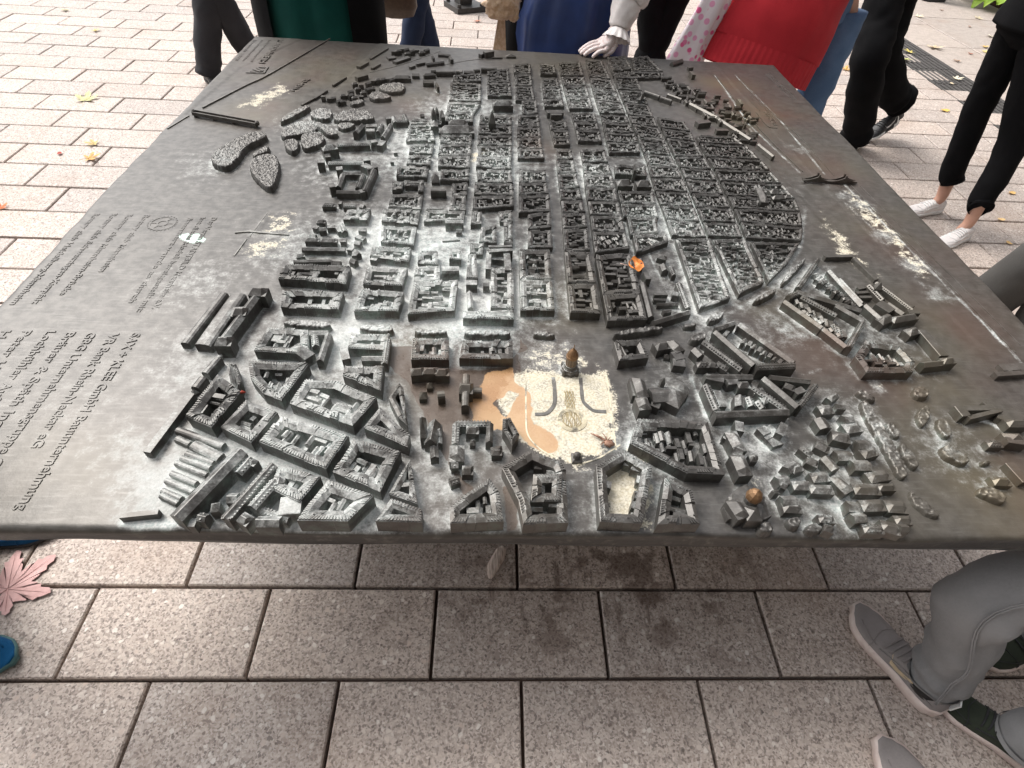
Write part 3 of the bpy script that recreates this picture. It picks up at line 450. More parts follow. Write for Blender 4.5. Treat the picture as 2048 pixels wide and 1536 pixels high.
WNG = [((-189,669),(-161,670),20,26,0,'f'),((-146,669),(-130,670),16,22,6,'g'),((-179,634),(-174,572),14,22,6,'g'),((-123,622),(-101,623),14,18,6,'g'),((-265,882),(-216,891),5,4,0,'f'),((-254,720),(-209,723),26,22,10,'b'),((-317,1124),(-269,1128),18,20,7,'b'),((-319,1022),(-270,1026),16,18,6,'b'),((-260,947),(-208,950),22,20,9,'b'),((-228,918),(-211,919),14,14,6,'g'),((-312,1234),(-308,1196),26,10,18,'p'),((-135,798),(-71,810),22,36,0,'f'),((-135,809),(-71,816),10,40,0,'f'),((-86,815),(-82,720),18,30,0,'f'),((-133,789),(-84,786),14,18,0,'f'),((-133,801),(-134,722),14,30,0,'f'),((80,1772),(146,1780),30,20,0,'f'),((93,1731),(136,1736),16,26,0,'f'),((280,1211),(319,1215),34,26,14,'h'),((345,1212),(381,1215),34,26,14,'h'),((347,1305),(342,1269),9,44,12,'p'),((270,696),(267,562),15,21,6,'g'),((366,701),(367,600),15,21,6,'g'),((268,543),(367,588),15,21,6,'g'),((294,659),(329,661),8,16,0,'f'),((290,642),(321,641),8,14,3,'g'),((341,661),(356,657),18,20,0,'f'),((295,624),(351,627),9,12,4,'g'),((305,595),(326,601),10,12,4,'g'),((285,741),(287,711),14,24,0,'f'),((342,785),(343,757),18,18,7,'g'),((337,829),(360,818),18,16,7,'p'),((362,778),(363,739),12,18,5,'g'),((252,799),(254,776),10,28,4,'p'),((281,799),(280,776),12,24,5,'g'),((758,1226),(748,1145),26,20,10,'h'),((788,1208),(814,1210),26,22,10,'h'),((785,1176),(824,1185),20,18,8,'h'),((831,1187),(848,1189),18,18,7,'h'),((522,2047),(576,1998),14,15,6,'b'),((579,1990),(620,1956),14,15,6,'b'),((619,2036),(669,1986),10,14,4,'g'),((693,1936),(773,1805),14,16,6,'g'),((777,1788),(851,1614),14,16,6,'g'),((871,1579),(896,1483),12,14,5,'g'),((673,1739),(729,1759),26,20,0,'f'),((738,1689),(786,1694),18,16,0,'f'),((789,2318),(792,2272),16,20,0,'f'),((793,2386),(818,2399),14,14,0,'f'),((724,2434),(787,2490),22,10,9,'g'),((918,2002),(918,1947),12,22,5,'p'),((879,1772),(875,1751),8,16,3,'p'),((470,1911),(501,1977),9,30,12,'p'),((780,1800),(779,1759),13.179290023179515,16.378599973323336,5,'g'),((830,1688),(855,1684),8.79244175257201,12.75255238225731,4,'g'),((760,2089),(778,2094),9.956376562077772,16.330762974468414,4,'h'),((663,2061),(692,2065),8.925685979518473,16.778698317492292,4,'g'),((701,2140),(737,2146),14.730345922650585,13.313787750966485,6,'g'),((667,2033),(701,2029),10.091522284977074,11.889519477779073,4,'g'),((911,1833),(932,1833),8.023681835620497,14.42347399638153,0,'f'),((651,2185),(679,2190),11.368528703658047,14.637353073127274,5,'g'),((685,1983),(686,1953),10.830058568168228,13.392527567609447,4,'h'),((727,1980),(751,1978),12.365991217540646,16.635155808718302,5,'g'),((794,1676),(815,1679),11.672912744851839,15.204824117591961,5,'g'),((781,1838),(815,1847),14.620601295295288,9.72943891337415,0,'f'),((791,1989),(812,1983),11.816008259687672,11.499602954743256,0,'f'),((699,1966),(700,1941),12.824222111442126,16.97381451629363,5,'g'),((871,1982),(870,1946),10.841216148605834,10.8986928308343,4,'g'),((741,2072),(741,2038),8.389950617055254,16.32855478753593,3,'g'),((862,1847),(879,1844),14.648589938353291,14.043194347411156,6,'h'),((661,2150),(679,2152),8.988416859299573,16.376026749569174,4,'g'),((814,1621),(845,1621),10.223915765831599,11.19228424376384,4,'h'),((768,2080),(801,2082),9.255773621713777,16.497155994136477,0,'f'),((688,2126),(689,2082),14.071707647441114,11.890609864181805,0,'f'),((812,1808),(833,1806),9.965964390684867,12.885481790593769,0,'f'),((912,1804),(940,1813),11.828936244666718,11.005538304204041,0,'f'),((747,1897),(748,1861),10.495994437003073,11.191005208734456,0,'f'),((807,1735),(841,1742),14.06880027665465,12.59827256060375,0,'f'),((884,1724),(883,1684),9.390572382929488,11.896231349550586,4,'h'),((731,2136),(732,2092),9.202787282447987,15.242973025812198,4,'g'),((743,1813),(769,1811),12.458066678754555,14.763315796614695,5,'g'),((683,2082),(684,2041),9.533267150170952,14.487657855780908,4,'g'),((668,2064),(692,2071),9.35352071254138,9.285260404079542,4,'h'),((725,1988),(753,1994),14.32227626158354,9.005284926326297,6,'h'),((848,1612),(875,1613),14.75059467742171,13.399463451717143,0,'f'),((660,2160),(697,2167),10.46132723785679,10.03327801341426,4,'h'),((837,1745),(862,1751),10.679224557779833,12.816250440908227,4,'g'),((877,1686),(906,1686),10.672976737882408,11.608337376464128,4,'g'),((802,1989),(802,1958),11.021786554431639,10.810686915720117,0,'f'),((759,1915),(791,1912),12.170669847411315,11.078597232164515,0,'f'),((778,1969),(813,1975),14.506811782753381,10.146331338699799,6,'g'),((663,2126),(686,2136),8.955081617740072,12.139110804391104,4,'h'),((805,2009),(838,2015),9.873819581474347,10.238125248042124,0,'f'),((705,2012),(730,2008),14.164618560703937,16.160022206197915,6,'g'),((855,1876),(853,1839),12.29500063566681,14.850207837216109,5,'g'),((776,2008),(776,1965),8.927357258312423,9.022689178730424,4,'g'),((732,1859),(733,1826),8.101923614797695,15.227061319800082,3,'h'),((777,1829),(776,1794),14.010850186511927,15.729603194324561,6,'h'),((723,1918),(756,1921),13.307377088534682,11.429201056735433,5,'g'),((831,1876),(859,1879),10.176654621949712,10.323595194721973,4,'g'),((791,1953),(790,1911),8.478935190502106,10.84015406770735,3,'g'),((832,1753),(853,1755),8.480932287784974,12.242066723182687,3,'h'),((636,2142),(664,2139),8.778091370963331,16.158772178568,0,'f'),((829,1860),(857,1863),9.128259252537754,13.979240370579888,4,'g'),((775,1872),(775,1850),8.402928717417444,13.602045662305002,3,'h'),((915,1912),(931,1910),11.426106426321404,11.827223178061129,0,'f'),((913,1872),(931,1871),11.54090872430545,16.283380326150116,5,'g'),((805,1994),(833,2000),13.254050299406764,13.135965643829284,5,'g'),((812,1670),(841,1676),12.993074164769343,14.240109940862908,5,'g'),((833,2056),(860,2059),10.72896479173367,12.701084344414944,0,'f'),((665,2157),(666,2113),8.375614344609547,10.20640849737045,3,'h'),((845,1946),(861,1940),11.44011997985969,10.692007132754636,5,'g'),((720,1932),(742,1931),10.440702181848067,12.085983596929246,4,'g'),((840,1875),(871,1878),13.96103296082861,13.139929713985358,6,'g'),((934,1833),(959,1840),8.232159132543147,10.619260143971346,3,'g'),((741,1839),(742,1802),8.003077424980058,12.761492508682405,3,'g'),((899,1812),(918,1817),9.113287176924446,11.997072748486232,4,'h'),((876,1795),(875,1770),9.942021606333414,10.292299792192452,0,'f'),((863,2020),(885,2017),10.212454256159024,9.471149247152463,4,'g'),((818,1863),(835,1861),10.037704685160133,14.395723297592937,4,'g'),((639,2180),(640,2150),8.54742327573203,12.208566123942912,0,'f'),((849,1960),(869,1958),13.025498787136868,10.306825684061167,5,'g'),((695,2169),(726,2173),14.828021674565813,9.050181475991863,6,'g'),((752,1931),(768,1931),14.927238969958347,13.151519689869918,0,'f'),((859,1662),(889,1664),14.550153540811353,9.43009189860766,6,'g'),((808,1870),(823,1865),11.121138551396445,14.1239483983124,4,'g'),((920,1847),(919,1815),10.816502640518635,13.250472678764059,4,'g'),((842,1629),(864,1625),12.188005570527897,15.854134722360481,5,'g'),((808,1896),(833,1896),10.636400592745943,14.000794180198707,4,'g'),((899,1824),(929,1819),11.881255133523105,10.109732229215952,5,'h'),((651,2132),(675,2140),8.573894741395625,10.958796423505184,3,'g'),((802,1647),(802,1624),8.43009633905159,14.604819133804831,3,'g'),((798,1752),(831,1761),13.386198633890647,12.038915202159714,5,'g'),((632,2228),(662,2232),13.717604822017485,14.243668543180242,5,'g'),((818,1782),(834,1779),11.933515697059867,11.570224825497203,0,'f'),((690,2158),(690,2126),8.238250094984949,13.339118347393736,3,'g'),((644,2230),(679,2235),9.8071762892942,16.611672557115657,4,'g'),((700,2093),(721,2096),9.143066079101981,13.953677941973389,4,'g'),((871,1973),(870,1937),12.413975082084837,10.152264264000369,5,'h'),((888,1940),(914,1945),12.173588067584348,10.372213866795581,5,'g'),((803,1683),(802,1655),11.439964079649064,9.012918478462877,5,'g'),((867,1836),(888,1844),14.362802014044934,10.886598377346651,0,'f'),((757,2057),(791,2063),11.610769879064893,15.116532728140362,5,'g'),((716,1933),(716,1891),13.94883922066137,13.945233612917454,6,'h'),((759,2123),(787,2133),9.186892381153541,9.78976057491354,0,'f'),((909,1871),(934,1873),11.736357505334345,9.728845107577481,5,'g'),((-659,1271),(-552,1281),16,20,6,'g'),((-657,1401),(-549,1420),16,20,6,'g'),((-688,1255),(-667,1260),26,34,0,'f'),((-685,1339),(-651,1357),30,34,12,'h'),((-683,1352),(-666,1305),18,24,0,'f'),((-545,1419),(-526,1428),20,30,0,'f'),((-515,1405),(-506,1444),20,24,0,'f'),((-513,1472),(-500,1578),16,22,6,'g'),((-524,1622),(-507,1628),26,28,0,'f'),((-494,1609),(-445,1619),16,20,6,'g'),((-500,1652),(-486,1601),16,20,6,'g'),((-463,1674),(-445,1615),16,20,6,'g'),((-609,1487),(-596,1552),20,26,8,'g'),((-576,1511),(-546,1514),26,22,10,'b'),((-583,1551),(-545,1556),24,20,10,'b'),((-536,1514),(-532,1579),16,20,6,'g'),((-551,1298),(-530,1304),24,26,0,'f'),((-543,1245),(-530,1266),24,26,0,'f'),((-598,1122),(-599,1202),16,20,6,'g'),((-600,1208),(-543,1213),14,20,6,'g'),((-539,1121),(-536,1207),16,20,6,'g'),((-597,1093),(-527,1098),14,20,6,'g'),((-514,1096),(-506,1232),18,24,7,'g'),((-621,1109),(-605,1116),26,32,0,'f'),((-622,1220),(-603,1225),22,30,0,'f'),((-530,1236),(-502,1255),24,28,0,'f'),((-527,1093),(-514,1100),20,26,0,'f'),((-465,1385),(-452,1387),10,12,0,'f'),((-467,1318),(-456,1319),10,12,0,'f'),((-406,1697),(-392,1703),14,10,6,'g'),((-351,1652),(-341,1568),26,30,10,'h'),((-348,1621),(-343,1596),16,56,20,'p'),((-339,1652),(-333,1626),13,50,18,'p'),((-322,1662),(-311,1611),14,44,14,'p'),((-357,1614),(-323,1609),24,24,10,'h'),((-316,1556),(-206,1568),46,20,18,'h'),((-288,1614),(-229,1621),30,24,12,'h'),((-125,1801),(-59,1810),34,26,14,'h'),((-135,1652),(-132,1612),26,30,40,'p'),((-188,2216),(-118,2226),20,14,8,'b'),((-381,2146),(-297,2158),20,14,8,'b'),((-294,2171),(-268,2166),18,14,7,'b'),((-429,2109),(-386,2125),18,13,7,'h'),((-481,2105),(-449,2109),18,12,7,'g'),((-548,2055),(-484,2065),22,16,9,'h'),((-426,2022),(-381,2028),20,16,8,'g'),((-405,2159),(-383,2166),10,14,4,'g'),((-262,2176),(-221,2182),16,12,6,'g'),((-218,2200),(-193,2209),16,12,6,'b'),((-369,1998),(-357,1959),10,22,10,'p'),((-414,2350),(-405,2322),10,14,4,'p'),((-432,2251),(-357,2291),12,10,5,'g'),((-391,2392),(-333,2387),10,10,4,'g'),((-333,2343),(-321,2306),14,18,6,'p'),((-177,2409),(-136,2437),22,24,0,'f'),((-197,2402),(-181,2425),16,16,0,'f'),((-139,2404),(-91,2412),8,6,0,'f'),((-74,2426),(-28,2433),18,8,7,'p'),((-503,2209),(-483,2231),12,10,0,'f'),((-478,2250),(-442,2279),10,10,0,'f'),((-577,2264),(-520,2338),24,10,0,'f'),((-615,2316),(-582,2334),30,8,0,'f'),((-722,2180),(-695,2246),20,10,0,'f'),((-705,2037),(-667,2076),20,16,0,'f'),((-663,2177),(-638,2236),12,8,0,'f'),((-689,2298),(-632,2454),8,6,0,'f'),((-789,1967),(-754,2065),8,6,0,'f'),((-831,1824),(-801,1913),9,6,0,'f'),((-865,1760),(-834,1826),8,5,0,'f'),((-801,1815),(-785,1818),13,18,0,'f'),((-778,1806),(-761,1810),13,15,0,'f'),((-763,1810),(-749,1824),13,13,5,'g'),((-733,1774),(-718,1789),13,17,5,'g'),((-719,1781),(-704,1790),13,15,5,'h'),((-731,1838),(-715,1847),13,15,5,'h'),((-719,1849),(-702,1852),13,13,0,'f'),((-699,1834),(-684,1849),13,18,5,'g'),((-706,1873),(-691,1888),13,18,5,'g'),((-682,1822),(-666,1831),13,16,5,'h'),((-685,1907),(-669,1916),13,18,5,'h'),((-659,1839),(-642,1842),13,16,0,'f'),((-658,1878),(-642,1887),13,15,5,'h'),((-707,1962),(-691,1972),13,16,5,'h'),((-680,1959),(-662,1962),13,16,0,'f'),((-653,1969),(-638,1986),13,16,5,'g'),((-640,2005),(-622,2008),13,17,0,'f'),((-620,2012),(-603,2022),13,18,5,'h'),((-604,2032),(-587,2049),13,12,5,'g'),((-586,2046),(-568,2050),13,13,0,'f'),((-565,2020),(-549,2037),13,18,5,'g'),((-643,1908),(-628,1923),13,16,5,'g'),((-631,1926),(-614,1935),13,14,5,'h'),((-605,2374),(-585,2378),13,17,0,'f'),((-582,2377),(-563,2390),13,18,5,'h'),((-570,2417),(-550,2422),13,16,0,'f'),((-551,2410),(-532,2431),13,14,5,'g'),((-520,2381),(-502,2402),13,18,5,'g'),((-504,2428),(-483,2433),13,12,0,'f'),((-477,2391),(-457,2404),13,13,5,'h'),((-457,2419),(-438,2440),13,14,5,'g'),((-539,2354),(-520,2367),13,17,5,'h'),((-630,801),(-517,805),13,16,5,'g'),((-639,748),(-546,757),11,14,4,'g'),((-541,749),(-518,747),14,14,6,'g'),((-622,1024),(-590,1027),16,16,6,'h'),((-581,1042),(-572,1042),16,16,0,'f'),((-564,1024),(-528,1027),16,16,6,'g'),((-515,1029),(-503,1023),16,16,6,'g'),((-619,936),(-600,937),16,16,6,'h'),((-623,910),(-611,904),16,16,0,'f'),((-606,895),(-588,899),16,16,6,'g'),((-587,912),(-566,914),16,16,0,'f'),((-563,921),(-546,890),16,16,0,'f'),((-550,925),(-534,887),16,16,6,'g'),((-629,844),(-597,846),16,16,6,'h'),((-625,863),(-607,861),16,16,6,'g'),((-588,844),(-550,846),16,16,6,'h'),((-538,847),(-523,848),16,16,0,'f'),((-499,903),(-478,904),16,16,6,'g'),((-497,871),(-478,860),16,16,6,'h'),((-498,841),(-481,836),16,16,6,'g'),((-511,813),(-497,808),16,16,0,'f'),((-491,800),(-478,783),16,16,6,'g'),((-494,760),(-479,750),16,16,6,'g'),((-496,785),(-483,786),16,16,0,'f'),((-635,768),(-620,774),16,16,6,'h'),((-440,803),(-418,799),16,16,6,'h'),((-444,771),(-427,767),16,16,0,'f'),((-531,467),(-489,469),15,26,6,'g'),((-488,464),(-489,380),15,26,6,'g'),((-523,472),(-510,429),15,22,6,'g'),((-554,426),(-513,393),26,26,10,'p'),((-610,455),(-567,449),22,20,0,'f'),((-403,394),(-352,396),15,24,6,'g'),((-448,424),(-435,388),18,26,0,'f'),((-355,455),(-352,376),14,26,6,'g'),((-290,357),(-268,361),22,24,9,'h'),((-265,360),(-239,361),20,26,8,'h'),((-237,359),(-216,360),22,24,9,'h'),((-256,332),(-249,333),16,10,6,'p'),((-271,302),(-255,303),20,12,8,'p'),((-233,298),(-218,301),20,18,8,'b'),((-176,352),(-174,265),16,24,6,'b'),((-165,316),(-141,316),16,16,6,'b'),((-183,313),(-165,313),30,26,12,'h'),((-255,225),(-249,178),13,34,34,'p'),((-231,217),(-235,168),22,30,14,'g'),((-244,195),(-220,200),20,26,8,'g'),((-231,181),(-226,142),16,20,6,'g'),((-244,188),(-241,172),14,22,6,'p'),((-222,220),(-219,175),10,20,4,'g'),((-192,221),(-121,223),14,24,6,'g'),((-190,221),(-189,171),14,24,6,'g'),((-123,223),(-124,177),14,24,6,'g'),((-166,206),(-148,206),20,26,8,'h'),((-185,163),(-184,136),28,26,11,'h'),((-160,185),(-152,185),14,12,6,'p'),((-116,160),(-102,160),16,18,6,'h'),((-195,130),(-181,131),18,18,7,'g'),((-170,118),(-156,118),20,18,8,'h'),((-195,93),(-178,100),16,16,6,'g'),((-117,163),(-101,167),16,18,6,'h'),((-510,111),(-559,-10),18,36,7,'g'),((-498,79),(-523,26),18,34,7,'g'),((-557,130),(-571,97),18,26,7,'g'),((-575,140),(-638,-6),26,36,8,'g'),((-565,127),(-548,120),14,26,6,'h'),((-572,48),(-555,49),20,26,8,'g'),((-595,30),(-582,33),18,24,7,'p'),((-610,14),(-595,11),16,24,6,'g'),((-525,35),(-462,13),14,18,6,'g'),((-480,32),(-444,36),34,30,0,'f'),((-536,11),(-523,-4),20,30,8,'h'),((-510,-3),(-471,-6),20,28,8,'g'),((-622,3),(-611,3),16,22,0,'f'),((-724,204),(-625,168),14,10,4,'b'),((-718,185),(-689,172),14,8,4,'b'),((-683,172),(-623,143),20,8,4,'b'),((-688,151),(-631,131),11,8,4,'b'),((-693,141),(-633,120),11,8,4,'b'),((-698,130),(-634,105),11,8,4,'b'),((-698,108),(-646,87),11,8,4,'b'),((-701,93),(-645,70),11,8,4,'b'),((-699,72),(-660,56),11,8,4,'b'),((-698,63),(-663,47),11,7,4,'b'),((-726,289),(-752,145),15,18,0,'f'),((-706,389),(-718,343),18,16,7,'b'),((-717,331),(-723,302),20,16,8,'b'),((-724,304),(-729,299),14,8,6,'p'),((-744,19),(-685,27),10,14,0,'f'),((-717,409),(-709,412),22,10,0,'f'),((-677,324),(-694,259),18,26,7,'g'),((-768,608),(-794,432),20,14,6,'b'),((-730,601),(-751,423),36,20,5,'b'),((-679,598),(-706,436),22,30,7,'g'),((-691,593),(-662,592),30,36,12,'h'),((-711,422),(-688,423),30,36,12,'h'),((-719,525),(-691,528),34,30,0,'f'),((-706,520),(-687,521),26,36,10,'h'),((376,231),(393,227),26,26,0,'f'),((361,208),(367,169),26,28,10,'h'),((355,171),(370,163),24,24,10,'g'),((356,150),(359,113),28,30,11,'h'),((348,208),(355,203),14,20,0,'f'),((388,157),(397,157),16,16,6,'p'),((193,344),(196,298),26,34,10,'h'),((186,357),(185,305),16,24,0,'f'),((191,288),(194,264),26,34,10,'h'),((215,305),(266,310),40,28,8,'g'),((262,310),(269,305),58,26,12,'p'),((243,336),(242,326),9,44,10,'p'),((216,292),(233,283),22,22,0,'f'),((259,457),(284,464),26,24,10,'h'),((294,474),(309,445),26,26,10,'h'),((291,427),(314,434),26,24,0,'f'),((303,421),(300,398),28,22,0,'f'),((276,441),(288,439),12,10,5,'p'),((346,453),(357,430),20,22,8,'g'),((343,404),(364,405),18,22,7,'h'),((373,410),(387,408),16,18,6,'h'),((394,416),(410,399),16,16,6,'h'),((384,467),(439,391),17,22,7,'g'),((378,486),(395,468),18,16,7,'g'),((407,505),(466,397),16,32,6,'g'),((468,391),(560,400),18,32,7,'g'),((479,541),(567,415),16,26,6,'g'),((414,519),(466,544),14,28,6,'g'),((432,504),(447,523),10,20,0,'f'),((483,497),(471,481),9,18,4,'g'),((494,490),(483,475),9,19,0,'f'),((499,475),(488,460),9,20,4,'g'),((511,468),(499,454),9,21,0,'f'),((519,457),(508,444),9,18,4,'g'),((530,450),(519,438),9,19,0,'f'),((535,435),(524,424),9,20,4,'g'),((546,429),(535,418),9,21,0,'f'),((553,418),(543,408),9,18,4,'g'),((342,337),(347,267),16,28,6,'g'),((340,256),(499,268),18,28,7,'g'),((349,365),(456,369),16,24,6,'g'),((350,366),(388,356),18,26,0,'f'),((394,353),(420,357),20,24,0,'f'),((419,344),(439,345),20,24,8,'h'),((409,310),(401,280),20,24,8,'g'),((431,311),(431,286),16,20,6,'g'),((448,301),(453,281),16,20,6,'g'),((445,337),(498,273),16,26,6,'g'),((448,328),(469,331),16,22,6,'h'),((459,303),(480,309),20,22,8,'h'),((367,329),(368,284),16,20,0,'f'),((475,358),(522,278),17,32,7,'g'),((527,281),(590,344),12,30,5,'g'),((497,370),(584,359),14,24,6,'g'),((527,348),(540,340),18,22,7,'h'),((541,330),(565,341),16,20,0,'f'),((463,226),(475,217),36,30,0,'f'),((432,214),(465,233),26,14,0,'f'),((442,198),(468,207),22,12,0,'f'),((428,220),(447,230),20,18,0,'f'),((832,862),(916,870),13,14,0,'f'),((799,837),(690,702),14,18,6,'g'),((674,680),(817,610),15,24,6,'g'),((808,782),(832,632),14,20,6,'g'),((646,659),(673,674),14,22,6,'g'),((628,640),(688,541),15,22,6,'g'),((690,543),(722,478),15,20,6,'g'),((800,563),(723,471),14,24,6,'g'),((761,630),(808,572),15,22,6,'g'),((683,663),(746,591),14,20,6,'g'),((671,658),(670,641),11,14,4,'g'),((677,645),(675,626),11,16,4,'h'),((685,637),(683,617),11,18,0,'f'),((686,619),(684,598),11,20,4,'g'),((699,615),(695,593),11,14,4,'h'),((708,607),(704,584),11,16,0,'f'),((708,590),(704,565),11,18,4,'g'),((713,577),(708,552),11,20,4,'h'),((729,579),(724,552),11,14,0,'f'),((730,562),(723,534),11,16,4,'g'),((734,550),(727,521),11,18,4,'h'),((743,542),(735,513),11,20,0,'f'),((676,619),(678,606),10,12,4,'h'),((680,607),(682,594),10,14,4,'g'),((688,600),(690,587),10,16,0,'f'),((689,583),(690,570),10,18,4,'h'),((693,571),(694,558),10,20,4,'g'),((710,576),(712,563),10,12,0,'f'),((710,559),(712,547),10,14,4,'h'),((714,548),(715,535),10,16,4,'g'),((722,541),(723,528),10,18,0,'f'),((722,525),(723,513),10,20,4,'h'),((735,525),(737,513),10,12,4,'g'),((764,770),(778,778),11,12,4,'g'),((761,747),(779,763),11,15,4,'h'),((759,725),(779,749),11,18,4,'g'),((768,730),(780,734),11,21,4,'g'),((778,725),(794,736),11,12,4,'h'),((776,703),(794,722),11,15,4,'g'),((785,708),(795,707),11,18,4,'g'),((782,687),(795,693),11,21,4,'h'),((792,681),(809,695),11,12,4,'g'),((801,687),(809,681),11,15,4,'g'),((798,665),(810,667),11,18,4,'h'),((796,645),(810,654),11,21,4,'g'),((818,665),(824,656),11,12,4,'g'),((815,645),(824,642),11,15,4,'h'),((921,862),(940,762),12,12,0,'f'),((925,741),(968,628),13,16,5,'g'),((911,717),(906,698),18,26,16,'p'),((898,727),(907,665),15,16,6,'g'),((890,655),(911,622),34,18,0,'f'),((958,675),(973,641),26,16,0,'f'),((914,652),(935,611),16,16,6,'g'),((851,573),(887,591),26,22,10,'h'),((886,579),(955,598),22,22,9,'h'),((944,613),(973,614),16,24,0,'f'),((841,634),(857,581),14,22,6,'g'),((866,719),(895,728),10,12,0,'f'),((853,700),(889,706),10,12,0,'f'),((854,682),(888,684),10,12,0,'f'),((830,755),(847,653),10,14,4,'g'),((902,533),(930,544),24,22,10,'h'),((944,544),(950,454),22,24,0,'f'),((879,423),(935,432),17,22,7,'g'),((933,434),(960,438),20,26,8,'h'),((611,312),(633,326),15,21,6,'h'),((580,281),(602,284),24,20,6,'h'),((619,294),(637,292),16,19,6,'g'),((565,256),(568,229),26,22,6,'g'),((617,257),(638,260),20,22,6,'g'),((615,234),(645,240),24,18,6,'h'),((580,214),(605,207),26,21,6,'h'),((538,192),(553,181),22,18,6,'h'),((617,191),(640,192),22,22,6,'g'),((621,170),(648,178),22,20,6,'h'),((563,165),(594,166),24,19,6,'g'),((503,154),(516,146),20,18,6,'h'),((535,159),(546,130),22,22,6,'g'),((585,142),(620,142),24,22,6,'g'),((610,116),(648,124),24,18,6,'h'),((453,96),(482,96),20,18,6,'h'),((482,88),(520,87),20,20,6,'h'),((539,114),(552,86),24,20,6,'h'),((570,91),(613,90),24,18,6,'h'),((618,95),(647,96),16,18,6,'h'),((500,182),(511,167),16,20,6,'h'),((461,130),(480,137),18,20,6,'h'),((448,128),(469,143),20,22,6,'g'),((420,103),(443,107),20,22,6,'g'),((426,95),(434,90),14,22,6,'g'),((497,114),(526,118),22,18,6,'h'),((414,61),(441,62),20,22,6,'g'),((417,49),(445,48),20,18,6,'h'),((407,80),(415,81),9,20,6,'h'),((473,26),(496,25),16,21,6,'h'),((477,10),(487,6),16,20,6,'h'),((535,52),(555,49),22,22,6,'g'),((567,54),(604,56),24,20,6,'h'),((617,55),(646,53),26,18,6,'h'),((533,27),(558,30),20,22,6,'g'),((616,26),(641,26),18,20,6,'h'),((550,9),(581,8),18,18,6,'h'),((588,15),(611,8),24,18,6,'h'),((612,9),(627,9),16,22,6,'g'),((896,298),(982,303),14,16,0,'f'),((896,300),(898,272),22,22,0,'f'),((976,323),(982,300),16,14,0,'f'),((899,268),(987,292),10,22,0,'f'),((978,283),(995,267),20,16,0,'f'),((981,257),(1017,258),22,20,9,'h'),((948,217),(989,218),26,20,10,'p'),((907,204),(933,204),16,16,6,'h'),((945,210),(984,204),16,24,0,'f'),((920,157),(927,113),20,18,0,'f'),((864,116),(892,115),20,14,8,'h'),((1055,407),(1138,417),14,14,0,'f'),((319,56),(367,35),40,24,0,'f'),((318,53),(327,25),26,30,10,'h'),((333,31),(361,31),30,28,8,'p'),((312,52),(314,27),16,14,0,'f'),((374,45),(381,30),18,16,0,'f'),((367,64),(378,61),20,26,8,'g'),((37,159),(57,159),22,5,3,'p'),((84,103),(94,101),16,25,6,'g'),((92,91),(102,88),16,22,0,'f'),((80,67),(90,64),16,20,0,'f'),((79,26),(88,24),16,26,6,'g'),((134,142),(145,139),16,20,6,'g'),((149,130),(159,127),16,21,6,'h'),((152,104),(162,101),16,20,0,'f'),((141,69),(151,67),16,24,6,'g'),((132,48),(142,45),16,25,0,'f'),((131,26),(141,24),16,21,6,'h')]
rg = random.Random(11)
houses = []; blocks = []
